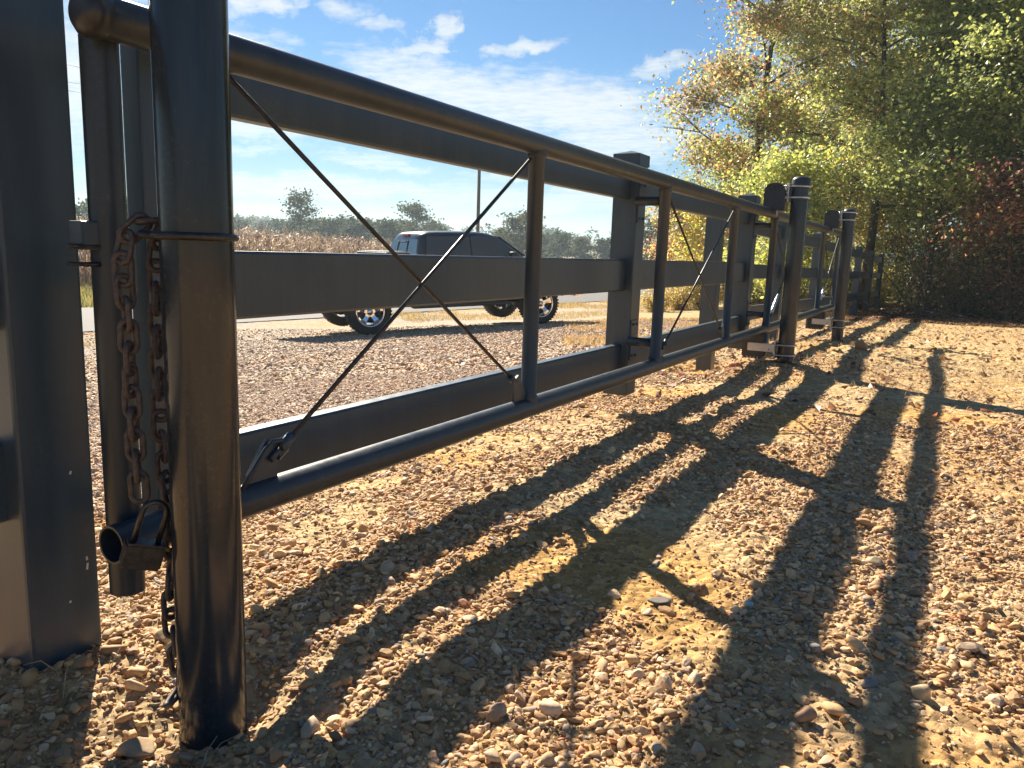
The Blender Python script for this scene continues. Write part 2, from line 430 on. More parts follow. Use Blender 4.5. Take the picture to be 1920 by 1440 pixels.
def ground_col(x, y):
    n = len(x)
    c = np.tile(np.array([.51, .325, .155]), (n, 1))           # tan dirt
    p1 = sstep(fbm(x / .55, y / .55, 101, 4), .50, .62)
    c = lerp(c, np.array([.56, .33, .115]), p1 * .9)               # orange sand
    p2 = sstep(fbm(x / .8 + 3, y / .8, 131, 3), .52, .66)
    c = lerp(c, np.array([.52, .41, .25]), p2 * .6)
    lx = sstep(-x, 1.6, 3.6)                                      # gravel yard by the road
    yard = np.array([.47, .385, .285]); c = lerp(c, yard, lx * .85)
    p3 = sstep(fbm(x / 1.6, y / 1.1, 151, 3), .56, .68) * lx
    c = lerp(c, np.array([.54, .35, .19]), p3 * .7)
    p4 = sstep(fbm(x / 2.6, y / 2.6, 161, 3), .5, .62) * lx * sstep(-x, 4, 7)
    c = lerp(c, np.array([.40, .36, .31]), p4 * .7)
    # straw covered soil on the right further back
    st = sstep(y, 4.5, 7.5) * sstep(x, -1.5, -.2)
    c = lerp(c, np.array([.58, .425, .22]), st * .8)
    st2 = sstep(y, 7.5, 10) * sstep(-x, .8, 2) * (1 - sstep(-x, 6, 8.5)) * sstep(y, 13, 16)
    c = lerp(c, np.array([.50, .37, .18]), st2 * .8)
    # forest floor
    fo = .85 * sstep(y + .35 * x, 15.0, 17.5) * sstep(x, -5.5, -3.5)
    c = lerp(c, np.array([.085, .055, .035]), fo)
    # verge, field
    d = road_x(y) - x
    dry = np.array([.46, .34, .15])
    vg = sstep(d, -1.6, -.4) * (1 - sstep(d, 0, .3)) * sstep(fbm(x / 1.3, y / 1.3, 171, 3), .35, .55)
    c = lerp(c, dry, vg * (.15 + .7 * sstep(y, 15, 18)))
    far = sstep(d, ROAD_W - .2, ROAD_W + .3)
    c = lerp(c, np.array([.27, .235, .085]), far)
    c = c * 1.0
    fld = sstep(d, ROAD_W + 9, ROAD_W + 14)
    c = lerp(c, np.array([.30, .22, .12]), fld)
    r = np.hypot(x, y); hl = sstep(r, 120, 190)
    c = lerp(c, np.array([.13, .13, .06]), hl)
    fp = hl * sstep(fbm(x / 70, y / 70, 181, 2), .58, .64)
    c = lerp(c, np.array([.36, .25, .15]), fp)
    return c

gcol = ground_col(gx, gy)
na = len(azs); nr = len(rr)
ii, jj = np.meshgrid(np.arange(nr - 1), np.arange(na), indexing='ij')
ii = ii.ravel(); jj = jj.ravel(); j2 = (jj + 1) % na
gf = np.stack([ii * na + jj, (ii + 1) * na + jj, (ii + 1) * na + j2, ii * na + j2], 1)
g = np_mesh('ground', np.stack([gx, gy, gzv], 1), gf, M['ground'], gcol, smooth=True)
tag(g, kind='structure')

# road: follows the ground 2 cm above
ys = np.concatenate([np.arange(-60, 60, .5), np.arange(60, 400, 5)])
vs = []; k = 9
for y in ys:
    for q in range(k):
        x = road_x(y) - ROAD_W * q / (k - 1)
        vs.append((x, y, gz(x, y, False) + .02 + .03 * sin(pi * q / (k - 1))))
vs = np.array(vs); ii, jj = np.meshgrid(np.arange(len(ys) - 1), np.arange(k - 1), indexing='ij'); ii = ii.ravel(); jj = jj.ravel()
rd = np_mesh('road', vs, np.stack([ii * k + jj, ii * k + jj + 1, (ii + 1) * k + jj + 1, (ii + 1) * k + jj], 1), M['asphalt'], smooth=True)
tag(rd, kind='structure')

# ================================================================== SLIDING GATE
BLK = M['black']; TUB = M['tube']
GX = -1.15
gate = empty('sliding_gate', (GX, .75, 0), 'long black sliding gate of pipes and planks with X bracing, hanging above the gravel', 'gate')
GO = (GX, .75, 0)
TZ, BZ, TR = 1.069, .247, .0325
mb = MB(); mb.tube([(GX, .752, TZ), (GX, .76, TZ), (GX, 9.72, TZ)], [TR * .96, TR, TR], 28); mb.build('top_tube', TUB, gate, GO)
mb = MB(); prof = []
mb.tube([(GX, .775, TZ), (GX, .752, TZ), (GX, .742, TZ), (GX, .736, TZ)], [TR + .003, TR + .003, TR * .8, TR * .35], 28); mb.build('end_cap', M['plastic'], gate, GO)
# bottom pipe is open ended: outer wall, rim, inner wall
mb = MB()
mb.tube([(GX, .745, BZ), (GX, 9.72, BZ)], TR, 28, cap=False)
mb.tube([(GX, .745, BZ), (GX, 1.3, BZ)], TR - .004, 28, cap=False)
mb.lathe((GX, .745, BZ), [(TR, 0), (TR - .004, 0)], 28, 'y')
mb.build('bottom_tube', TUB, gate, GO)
# end upright (round pipe cut below the bottom tube)
mb = MB(); ux, uy = -1.200, .804
mb.tube([(ux, uy, .135), (ux, uy, 1.05)], .0285, 24, cap=False); mb.tube([(ux, uy, .135), (ux, uy, .5)], .025, 24, cap=False)
mb.lathe((ux, uy, .135), [(.0285, 0), (.025, 0)], 24); mb.build('upright', TUB, gate, GO)
mb = MB(); mb.box((-1.245, .909, .66), (.048, .046, .86), .004); mb.build('upright', BLK, gate, GO)
UPR = [2.195, 3.44, 4.73, 5.92, 7.12, 8.42, 9.62]
for y in UPR:
    mb = MB(); zb_, zt_ = BZ + TR * .5, TZ - TR * .5
    mb.tube([(GX, y, zb_), (GX, y, zb_ + .017), (GX, y, zb_ + .022), (GX, y, zb_ + .029), (GX, y, zt_ - .029), (GX, y, zt_ - .022), (GX, y, zt_ - .017), (GX, y, zt_)], [.030, .030, .0295, .0255, .0255, .0295, .030, .030], 20, cap=False); mb.build('upright', TUB, gate, GO)
# X bracing rods with clevis ends
def rod(ya, za, yb, zb, dx, strap=False, shiny=False):
    mb = MB(); mb.tube([(GX + dx, ya, za), (GX + dx, yb, zb)], .0052, 10); r = mb.build('brace_rod', M['darkmetal'], gate, GO)
    # threaded lug at the lower end
    d = Vector((0, yb - ya, zb - za)).normalized(); p = Vector((GX + dx, yb, zb))
    mb = MB(); mb.tube([p - d * .02, p + d * .018], .011, 12); mb.tube([p + d * .012, p + d * .05], .007, 8); mb.build('clevis', BLK, gate, GO)
    if shiny:
        mb = MB(); mb.tube([p - d * .02, p - d * .06, p - d * .20, p - d * .26], [.008, .013, .012, .007], 10); mb.build('turnbuckle', M['galv'], gate, GO)
BAYS = [(.98, 2.17), (3.47, 4.70), (5.95, 7.09), (8.45, 9.59)]
for n, (a, b_) in enumerate(BAYS):
    rod(a + .03, 1.035 if n == 0 else 1.02, b_ - .075, .35 if n == 0 else .33, -.006, shiny=False)
    rod(b_ - .03, 1.02, a + .085 if n else a + .145, .345, .008, shiny=n > 1)
# small gussets and lugs
for n, (a, b_) in enumerate(BAYS):
    for (y, sgn) in ((a, 1), (b_, -1)):
        mb = MB()
        yy = y + (.05 if n == 0 and sgn > 0 else 0)
        mb.prism([(yy, BZ + .02), (yy + sgn * .075, BZ + .028), (yy + sgn * .085, BZ + .10), (yy + sgn * .05, BZ + .115), (yy, BZ + .05)], 'x', GX - .004, GX + .004)
        mb.build('gusset', BLK, gate, GO)
# hooked strap on the near lower corner
mb = MB(); mb.tube([(GX + .012, 1.005, .272), (GX + .012, 1.04, .312), (GX + .012, 1.068, .343), (GX + .012, 1.088, .355), (GX + .010, 1.112, .353), (GX + .008, 1.125, .342)], .0052, 10)
mb.build('strap', TUB, gate, GO)
mb = MB(); mb.tube([(GX + .006, 1.10, .322), (GX + .006, 1.125, .336)], .012, 6); mb.build('nut', TUB, gate, GO)
# plank rails and their posts
PXC = -1.362
def plank(x, y0, y1, z0, z1, h=.138, t=.046, parent=None, off=(0, 0, 0), name='plank_rail'):
    """hollow steel plank following a slope"""
    mb = MB()
    c = .006; pr = [(-t / 2 + c, -h), (t / 2 - c, -h), (t / 2, -h + c), (t / 2, -c), (t / 2 - c, 0), (-t / 2 + c, 0), (-t / 2, -c), (-t / 2, -h + c)]
    vs = [(x + p[0], y0, z0 + p[1]) for p in pr] + [(x + p[0], y1, z1 + p[1]) for p in pr]
    fs = [tuple(range(8)), tuple(reversed(range(8, 16)))] + [(i, (i + 1) % 8, 8 + (i + 1) % 8, 8 + i) for i in range(8)]
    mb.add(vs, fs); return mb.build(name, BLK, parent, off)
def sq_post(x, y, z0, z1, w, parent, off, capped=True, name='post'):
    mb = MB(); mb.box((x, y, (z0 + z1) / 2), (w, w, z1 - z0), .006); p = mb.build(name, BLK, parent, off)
    if capped:
        mb = MB(); cw = w / 2 + .005
        vs = [(x - cw, y - cw, z1 - .045), (x + cw, y - cw, z1 - .045), (x + cw, y + cw, z1 - .045), (x - cw, y + cw, z1 - .045)]
        vs += [(x - cw, y - cw, z1 + .006), (x + cw, y - cw, z1 + .006), (x + cw, y + cw, z1 + .006), (x - cw, y + cw, z1 + .006), (x, y, z1 + .026)]
        mb.add(vs, [(0, 1, 5, 4), (1, 2, 6, 5), (2, 3, 7, 6), (3, 0, 4, 7), (4, 5, 8), (5, 6, 8), (6, 7, 8), (7, 4, 8), (3, 2, 1, 0)])
        c = mb.build('post_cap', BLK, p, off)
    return p
PW = .122
PP = [3.555, 6.01]
for z, ph in ((1.138, .138), (.724, .147), (.323, .138)):
    for (a, b_) in ((1.06, PP[0] - PW / 2 + .001), (PP[0] + PW / 2 - .001, PP[1] - PW / 2 + .001)):
        plank(PXC, a, b_, z, z, h=ph, parent=gate, off=GO)
for y in PP: sq_post(PXC, y, .075, 1.20, PW, gate, GO, name='panel_post')
for k_, y in ((3.44, PP[0]), (5.92, PP[1])):
    for z in (.99, .345):
        mb = MB(); yy = k_ + .03
        mb.tube([(GX - .01, yy, z), (PXC + PW / 2 + .006, yy, z)], .021, 16); s_ = mb.build('standoff', TUB, gate, GO)
        mb = MB(); mb.box((PXC + PW / 2 + .004, y - .01, z), (.007, .09, .19), .001)
        for dz in (-.075, .075):
            for dy in (-.025, .02): mb.tube([(PXC + PW / 2 + .006, y - .01 + dy, z + dz), (PXC + PW / 2 + .014, y - .01 + dy, z + dz)], .007, 6)
        mb.build('mounting_plate', BLK, s_, GO)
# latch: bracket block on the upright with two flat prongs
mb = MB(); mb.box((-1.205, .775, .745), (.035, .05, .045), .003); mb.box((-1.215, .82, .70), (.05, .05, .10), .003); mb.build('latch_bracket', BLK, gate, GO)
for z in (.728, .700):
    mb = MB(); mb.tube([(-1.19, .80, z), (-1.19, .755, z), (-1.19, .727, z + .001)], [.004, .004, .003], 10); mb.build('latch_prong', M['darkmetal'], gate, GO)

# ================================================================== FENCES
# right-hand fixed fence that runs on to the wood
FX = -1.665
FO = (FX, 6.2, gz(FX, 6.2))
fen = empty('plank_fence', FO, 'black three rail fence with square posts, running from behind the gate down to the wood', 'fence')
FP = [6.25, 8.95, 11.75, 14.55, 17.35, 20.2, 23.2]
def ftop(y): return -.0125 * (y - 6.2)
for y in FP:
    sq_post(FX, y, gz(FX, y) - .3, 1.20 + ftop(y) * 1.0, PW, fen, FO)
for (z, sl) in ((1.135, 1), (.722, 1), (.33, 1.35)):
    for a, b_ in zip(FP[:-1], FP[1:]):
        plank(FX, a + PW / 2 - .001, b_ - PW / 2 + .001, z + ftop(a) * sl, z + ftop(b_) * sl, parent=fen, off=FO)
# left-hand fixed fence: the big square post at the left edge and the rails leaving it
LXC = -1.372
LO = (LXC, .755, 0)
lf = empty('plank_fence', LO, 'short end of fence with a thick black square post at the left edge', 'fence')
sq_post(LXC, .757, -.3, 1.215, .127, lf, LO)
for (z) in (1.138, .724, .40):
    plank(LXC, -1.62, .757 - .0625, z, z, parent=lf, off=LO)
sq_post(LXC, -1.68, -.3, 1.215, .127, lf, LO)
for (y, z, h) in ((.80, .155, .012), (.78, .335, .006), (.80, .17, .007), (.765, .10, .004)):
    mb = MB(); mb.box((LXC + .0637, y, z), (.0012, .0035, h), 0, Matrix.Rotation(random.uniform(-.4, .4), 3, 'X'))
    mb.build('paint_chip', M['galvwhite'], lf, LO)

# ================================================================== ROUND POSTS
def round_post(name, y, ztop, label, grp, x=-.965, r=.0572):
    z0 = gz(x, y)
    o = (x, y, z0)
    root = empty(name, o, label, 'post', grp)
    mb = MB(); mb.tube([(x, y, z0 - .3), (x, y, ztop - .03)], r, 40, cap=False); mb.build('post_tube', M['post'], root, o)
    mb = MB(); R = r + .003
    mb.lathe((x, y, ztop), [(R, -.07), (R, -.012), (R - .004, -.004), (R - .014, .003), (r * .6, .010), (.001, .014)], 40); mb.build('post_cap', M['plastic'], root, o)
    return root, o
near, NO = round_post('gate_post', .800, 1.33, 'thick glossy black round post in front of the chained end of the gate', None, x=-.985, r=.0525)

def u_bolt(x, y, z, root, o, r=.0572, reach=.05):
    mb = MB(); rr_ = r + .0065; pts = [(x - rr_ - .0, y - rr_, z)]
    pts = [(x - r - reach, y - rr_, z), (x - r * .3, y - rr_, z)]
    for k in range(0, 13):
        a = -pi / 2 + pi * k / 12
        pts.append((x + rr_ * cos(a), y + rr_ * sin(a), z))
    pts += [(x - r * .3, y + rr_, z), (x - r - reach, y + rr_, z)]
    mb.tube(pts, .0062, 10); u = mb.build('u_bolt', M['galv'], root, o)
    for sy in (-1, 1):
        mb = MB(); mb.lathe((x - r - .022, y + sy * rr_, z), [(.001, -.006), (.0125, -.006), (.0125, .006), (.001, .006)], 6, 'x', smooth=False)
        mb.build('nut', M['galv'], u, o)

def cover_profile(xc, z0, z1, w, rad):
    pts = [(xc - w / 2, z0)]
    for k in range(9):
        a = pi - (pi / 2) * k / 8; pts.append((xc - w / 2 + rad + rad * cos(a), z1 - rad + rad * sin(a)))
    for k in range(9):
        a = pi / 2 - (pi / 2) * k / 8; pts.append((xc + w / 2 - rad + rad * cos(a), z1 - rad + rad * sin(a)))
    pts.append((xc + w / 2, z0)); return pts

def roller_set(root, o, x, y, top):
    r = .0572
    px0 = x - r
    if top:
        za, zb = 1.065, 1.255; zc_ = 1.215
        mb = MB(); mb.prism(cover_profile(GX + .03, za + .02, zb + .012, .135, .052), 'y', y - .095, y + .075, True)
        cov = mb.build('roller_cover', M['plastic'], root, o)
        for k in range(6):
            xx = GX - .022 + k * .0205; dz = .012 * abs((k - 2.5) / 2.5) ** 2.5; zt_ = zb + .012 - dz
            mb = MB(); mb.tube([(xx - .008, y - .099, zt_ - .048), (xx - .004, y - .098, zt_ - .018), (xx, y - .088, zt_ - .004), (xx, y - .06, zt_ + .001), (xx, y + .07, zt_ + .0)], .0042, 8)
            mb.build('cooling_rib', M['plastic'], cov, o)
        mb = MB(); mb.tube([(GX - .03, y - .045, 1.11), (GX + .03, y - .045, 1.11)], .033, 20); mb.tube([(GX - .03, y + .045, 1.11), (GX + .03, y + .045, 1.11)], .033, 20); mb.build('roller', M['darkmetal'], root, o)
        mb = MB(); mb.box((px0 - .008, y, zc_ - .01), (.008, .15, .125), .001); mb.box((px0 - .045, y, zc_ - .02), (.075, .05, .03), .002)
        mb.box((px0 - .075, y - .06, 1.125), (.01, .03, .15), .002)
        mb.build('mounting_plate', M['galv'], root, o)
        mb = MB(); mb.tube([(px0 - .09, y - .02, zc_ - .015), (px0 - .012, y - .02, zc_ - .015)], .010, 12); mb.build('axle_bolt', M['brass'], root, o)
        for z in (zc_ + .032, zc_ - .042): u_bolt(x, y, z, root, o)
    else:
        zc_ = .115
        mb = MB(); pr = [(p[0], .225 - (p[1] - .03)) for p in cover_profile(GX - .03, .03, .205, .15, .03)]
        pr = [(p[0], p[1]) for p in pr]
        mb.prism(pr, 'y', y - .085, y + .085, True); cov = mb.build('roller_cover', M['plastic'], root, o)
        mb = MB()
        for k in range(4):
            mb.box((GX - .065 + k * .024, y - .0856, .055), (.006, .002, .016), .0005)
        mb.build('vent_slot', M['galvwhite'], cov, o)
        mb = MB(); mb.tube([(GX - .03, y - .04, .19), (GX + .03, y - .04, .19)], .028, 20); mb.tube([(GX - .03, y + .04, .19), (GX + .03, y + .04, .19)], .028, 20); mb.build('roller', M['darkmetal'], root, o)
        # channel arm carrying the rollers
        mb = MB(); mb.box((px0 - .10, y - .093, zc_ + .018), (.185, .006, .052), .001); mb.box((px0 - .10, y - .074, zc_ + .044), (.185, .034, .005), .001); mb.box((px0 - .10, y - .074, zc_ - .008), (.185, .034, .005), .001)
        mb.build('channel_arm', M['galvwhite'], root, o)
        mb = MB(); mb.lathe((px0 - .045, y - .0965, zc_ + .008), [(.001, 0), (.005, -.001), (.005, .004)], 10, 'y'); mb.build('bolt_hole', M['plastic'], root, o)
        mb = MB(); mb.box((px0 - .008, y, zc_ + .004), (.008, .155, .125), .001); mb.box((px0 - .018, y, zc_ + .004), (.007, .12, .11), .001)
        mb.build('mounting_plate', M['galv'], root, o)
        mb = MB(); mb.lathe((px0 - .035, y - .02, zc_ + .062), [(.001, 0), (.016, 0), (.016, .014), (.008, .014), (.008, .026), (.001, .026)], 6, 'z', False); mb.build('axle_bolt', M['galv'], root, o)
        for z in (zc_ + .04, zc_ - .032): u_bolt(x, y, z, root, o)

for (y, zt, lab) in ((5.76, 1.305, 'nearer of the two capped round posts that carry the rollers of the sliding gate'),
                     (8.72, 1.275, 'farther of the two capped round roller posts, next to the end of the sliding gate')):
    root, o = round_post('roller_post', y, zt, lab, 'roller posts of the sliding gate')
    roller_set(root, o, -.965, y, True); roller_set(root, o, -.965, y, False)

# ring latch: a steel hoop round the near post
mb = MB(); lo = (-.985, .795, .75); pts = []
rr_ = .0525 + .0055
pts = [(-1.085, .785, .752), (-1.06, .76, .75), (-1.025, .738, .7485)]
for k in range(14):
    a = radians(-125) + radians(285) * k / 13
    pts.append((-.985 + rr_ * cos(a), .795 + rr_ * sin(a), .748))
pts += [(-1.065, .82, .75), (-1.085, .81, .752)]
mb.tube(pts, .0056, 12)
for p in mb.v: pass
rg = mb.build('latch_hoop', M['darkmetal'], None, lo); rg.location = lo
tag(rg, 'dark steel hoop bent round the near round post at rail height', 'latch')

# ------------------------------------------------------------------ chain
def link_mesh():
    mb = MB(); L_, Wd, w = .0125, .0118, .0046; pts = []
    for k in range(9):
        a = pi * k / 8; pts.append((Wd * cos(a), 0, L_ + Wd * sin(a)))
    for k in range(9):
        a = pi + pi * k / 8; pts.append((Wd * cos(a), 0, -L_ + Wd * sin(a)))
    mb.tube(pts, w, 10, closed=True)
    return mb
CO = (-1.07, .74, .75)
chain = empty('chain', CO, 'rusty steel chain hanging in two strands beside the near round post', 'chain')
def resample(pts, step):
    pts = [Vector(p) for p in pts]; out = []; acc_ = 0; out.append(pts[0].copy())
    for a, b_ in zip(pts[:-1], pts[1:]):
        d = (b_ - a).length; t = step - acc_
        while t <= d:
            out.append(a + (b_ - a) * (t / d)); t += step
        acc_ = d - (t - step)
    return out
STR = [
    [(-1.045, .795, .772), (-1.06, .77, .770), (-1.072, .752, .757), (-1.075, .742, .735), (-1.075, .738, .70), (-1.07, .740, .62), (-1.07, .739, .54), (-1.068, .741, .41), (-1.066, .744, .315)],
    [(-1.05, .80, .765), (-1.062, .795, .745), (-1.066, .79, .71), (-1.066, .787, .62), (-1.066, .786, .45), (-1.064, .79, .36), (-1.055, .797, .28), (-1.062, .79, .22), (-1.062, .785, .16), (-1.060, .788, .09), (-1.055, .795, .02), (-1.04, .78, .004), (-1.03, .75, .002)],
]
lk0 = None
for s_i, st in enumerate(STR):
    P_ = resample(st, .0335)
    for i in range(len(P_) - 1):
        mid = (P_[i] + P_[i + 1]) * .5; d = (P_[i + 1] - P_[i]).normalized()
        if lk0 is None:
            lk = link_mesh().build('link', M['rust'], chain); lk0 = lk
        else:
            lk = lk0.copy(); COL.objects.link(lk)
        q = Vector((0, 0, 1)).rotation_difference(d)
        twist = Quaternion((0, 0, 1), (radians(62) if i % 2 else radians(-28)) + random.uniform(-.15, .15))
        lk.rotation_mode = 'QUATERNION'; lk.rotation_quaternion = q @ twist
        lk.location = mid - Vector(CO)
# padlock
PO = (-1.066, .742, .252)
pad = empty('padlock', PO, 'scuffed steel padlock closing the chain beside the open end of the bottom tube', 'padlock')
pad.rotation_euler = (radians(6), radians(16), radians(62))
mb = MB()
for k in range(9):
    mb.box((0, 0, -.019 + k * .0047), (.058 - (.004 if k in (0, 8) else 0), .029 - (.002 if k in (0, 8) else 0), .0046), .0006)
mb.build('lock_body', M['lock'], pad)
mb = MB(); pts = [(-.018, 0, .016), (-.018, 0, .06)]
for k in range(9):
    a = pi - pi * k / 8; pts.append((.018 * cos(a), 0, .07 + .018 * sin(a)))
pts += [(.018, 0, .06), (.018, 0, .016)]
mb.tube(pts, .0047, 12); mb.build('shackle', M['lock'], pad)
mb = MB(); mb.box((.031, 0, .012), (.014, .008, .006), .001); mb.build('key_tab', M['brass'], pad)

# ================================================================== STONES
def ico(sub):
    bm = bmesh.new(); bmesh.ops.create_icosphere(bm, subdivisions=sub, radius=1)
    v = np.array([p.co[:] for p in bm.verts]); f = np.array([[q.index for q in p.verts] for p in bm.faces]); bm.free(); return v, f

def stone_variants(sub, n, seed):
    r = np.random.default_rng(seed); v, f = ico(sub); out = []
    for k in range(n):
        w = v.copy()
        # cut by random planes so that pebbles get facets, then round off
        for q in range(10):
            d = r.normal(size=3); d /= np.linalg.norm(d); h = r.uniform(.5, .82)
            t = w @ d; w -= np.outer(np.maximum(t - h, 0) * .95, d)
        w *= 1 + .10 * np.sin(w[:, [1, 2, 0]] * 3.1 + r.uniform(0, 6, 3))
        out.append(w)
    return out, f

def rotmats(n, r, tilt=.35):
    a = r.uniform(0, 2 * pi, n); tx = r.normal(0, tilt, n); ty = r.normal(0, tilt, n)
    ca, sa = np.cos(a), np.sin(a); Rz = np.zeros((n, 3, 3)); Rz[:, 0, 0] = ca; Rz[:, 0, 1] = -sa; Rz[:, 1, 0] = sa; Rz[:, 1, 1] = ca; Rz[:, 2, 2] = 1
    Rx = np.zeros((n, 3, 3)); c, s_ = np.cos(tx), np.sin(tx); Rx[:, 0, 0] = 1; Rx[:, 1, 1] = c; Rx[:, 1, 2] = -s_; Rx[:, 2, 1] = s_; Rx[:, 2, 2] = c
    Ry = np.zeros((n, 3, 3)); c, s_ = np.cos(ty), np.sin(ty); Ry[:, 1, 1] = 1; Ry[:, 0, 0] = c; Ry[:, 0, 2] = s_; Ry[:, 2, 0] = -s_; Ry[:, 2, 2] = c
    return Ry @ Rx @ Rz

STONE_C = np.array([[.40, .30, .18], [.33, .23, .13], [.46, .36, .23], [.28, .19, .11], [.37, .25, .13], [.42, .35, .27], [.30, .26, .22], [.24, .17, .11], [.50, .42, .30], [.36, .19, .11], [.20, .21, .23]])
STONE_W = np.array([.19, .17, .12, .11, .12, .08, .08, .06, .03, .03, .01])
YARD_C = np.array([[.36, .31, .28], [.44, .40, .36], [.29, .25, .21], [.34, .25, .19], [.52, .47, .42], [.40, .27, .20], [.27, .27, .27]])
YARD_W = np.array([.22, .2, .15, .15, .1, .1, .08])

def stone_field(name, label, x, y, d, sub, nvar, seed, yard=None):
    r = np.random.default_rng(seed)
    vs_, f = stone_variants(sub, nvar, seed); n = len(x)
    var = r.integers(0, nvar, n); z = ground_z(x, y)
    Rm = rotmats(n, r); sc = np.stack([d * .5 * r.uniform(.9, 1.5, n), d * .5 * r.uniform(.7, 1.05, n), d * .5 * r.uniform(.42, .72, n)], 1)
    ci = r.choice(len(STONE_C), n, p=STONE_W / STONE_W.sum()); col = STONE_C[ci]
    if yard is not None:
        cy = r.choice(len(YARD_C), n, p=YARD_W / YARD_W.sum()); mk = r.uniform(size=n) < yard; col = np.where(mk[:, None], YARD_C[cy], col)
    col = col * r.uniform(.72, 1.22, (n, 1)) * np.array([1.36, 1.16, .95])
    V = []; Fc = []; Cc = []; Sm = []; o = 0; nv = len(vs_[0])
    for k in range(nvar):
        id_ = np.nonzero(var == k)[0]
        if not len(id_): continue
        # scale then rotate then place, two fifths sunk in the dirt
        w = vs_[k][None] * sc[id_][:, None, :]
        w = np.einsum('nij,nvj->nvi', Rm[id_], w)
        w[:, :, 0] += x[id_][:, None]; w[:, :, 1] += y[id_][:, None]; w[:, :, 2] += (z[id_] + sc[id_, 2] * r.uniform(.05, .75, len(id_)))[:, None]
        V.append(w.reshape(-1, 3)); Fc.append((f[None] + (np.arange(len(id_)) * nv)[:, None, None] + o).reshape(-1, 3)); o += len(id_) * nv
        Cc.append(np.repeat(col[id_], nv, 0)); Sm.append(np.full(len(id_) * len(f), (k % 2 == 0) and sub > 1))
    ob = np_mesh(name, np.concatenate(V), np.concatenate(Fc), M['stone'], np.concatenate(Cc), smooth=np.concatenate(Sm))
    return tag(ob, kind='stuff', label=label, cat='gravel')

def wedge(n, r0, r1, az0, az1, r, power=0):
    u = r.uniform(size=n)
    rad = np.sqrt(r0 ** 2 + u * (r1 ** 2 - r0 ** 2)) if power == 0 else r0 * (r1 / r0) ** u
    a = np.radians(r.uniform(az0, az1, n)); return rad * np.sin(a), rad * np.cos(a)

def density(x, y):
    sand = sstep(fbm(x / .55, y / .55, 101, 4), .50, .62)
    big = sstep(fbm(x / .5 + 5, y / .42, 211, 3), .36, .56)
    d = (1 - .85 * sand) * (.18 + .72 * big)
    lx = sstep(-x, 1.5, 2.6); d = d * (1 - lx) + lx * 1.0
    st = sstep(y, 4.3, 6.4) * sstep(x, -1.5, -.4); d = d * (1 - .8 * st)
    st2 = sstep(y, 6, 8.5) * sstep(-x, .6, 1.5) * (1 - sstep(-x, 3, 5)); d = d * (1 - .7 * st2)
    d = d * (1 - sstep(y + .35 * x, 14, 16) * sstep(x, -5, -3))
    d = d * ((road_x(y) - x) < 0) * (1 - .6 * sstep(-x, 6, 10))
    return d

r = np.random.default_rng(3)
# close to the camera
x, y = wedge(92000, .55, 2.6, -80, 16, r)
k_ = r.uniform(size=len(x)) < density(x, y); x, y = x[k_], y[k_]
d = np.clip(np.exp(r.normal(np.log(.0088), .50, len(x))), .004, .040)
stone_field('gravel', 'small tan and brown river stones thickly scattered over the near ground', x, y, d, 2, 14, 5)
x, y = wedge(150000, 2.6, 6.5, -74, 14, r)
k_ = r.uniform(size=len(x)) < density(x, y); x, y = x[k_], y[k_]
d = np.clip(np.exp(r.normal(np.log(.0132), .42, len(x))), .006, .05)
stone_field('gravel', 'brown and tan gravel lying on the dirt below the gate', x, y, d, 1, 14, 6, yard=sstep(-x, 1.2, 3.0))
x, y = wedge(130000, 6.5, 17, -70, 12, r)
k_ = r.uniform(size=len(x)) < density(x, y) * .95; x, y = x[k_], y[k_]
d = np.clip(np.exp(r.normal(np.log(.026), .38, len(x))), .014, .07)
stone_field('gravel', 'pinkish grey gravel of the yard under and around the parked truck', x, y, d, 1, 10, 8, yard=sstep(-x, 1.2, 3.0) * .9)

x, y = wedge(30000, .55, 3.2, -80, 16, r); k_ = (r.uniform(size=len(x)) < .9) & (y > 0)
x, y = x[k_], y[k_]; d = np.clip(np.exp(r.normal(np.log(.0052), .35, len(x))), .003, .009)
stone_field('grit', 'fine grit and crumbs of dirt between the stones', x, y, d, 1, 8, 9)

# individual rocks
def rock(x, y, dx, dy, dz, c, label, seed, rz=0, name='rock', bury=.2):
    vs_, f = stone_variants(3, 1, seed); w = vs_[0] * np.array([dx, dy, dz]) * .5
    ca, sa = cos(rz), sin(rz); w = np.stack([w[:, 0] * ca - w[:, 1] * sa, w[:, 0] * sa + w[:, 1] * ca, w[:, 2]], 1)
    z = float(ground_z(np.array([x]), np.array([y]))[0])
    loc = (x, y, z + dz * (.5 - bury)); w += np.array(loc)
    o = np_mesh(name, w, f, M['stone'], np.tile(np.array(c), (len(w), 1)), smooth=True, loc=loc); tag(o, label, 'stone')
rock(-1.03, .69, .065, .052, .042, (.42, .30, .18), 'large dark brown stone in shade beside the foot of the near round post', 31, .3)
rock(-1.23, .90, .05, .04, .035, (.42, .31, .19), 'pale tan rounded stone on sunlit gravel between square and round posts', 32, 1.1)
rock(-1.185, .885, .048, .03, .03, (.45, .35, .22), 'pale flat stone just right of the rounded stone behind the chain', 33, .4)
rock(-1.28, 5.62, .09, .05, .055, (.36, .13, .07), 'brick red stone chunk at the foot of the nearer roller post', 34, .2)
rock(-.58, 6.85, .13, .12, .13, (.25, .17, .10), 'big upright dirt clod right of the nearer roller post', 35, .8)
rock(-.09, 2.05, .05, .035, .028, (.42, .33, .2), 'smooth tan pebble beside the right hand rail shadow', 36, .5)
rock(-.13, 1.25, .045, .03, .03, (.33, .20, .12), 'reddish brown pebble lying in shadow near the bottom edge', 37, .9)
rock(.035, 1.42, .042, .034, .030, (.48, .37, .22), 'pale yellow stone on sunlit gravel toward the lower right', 38, .2)
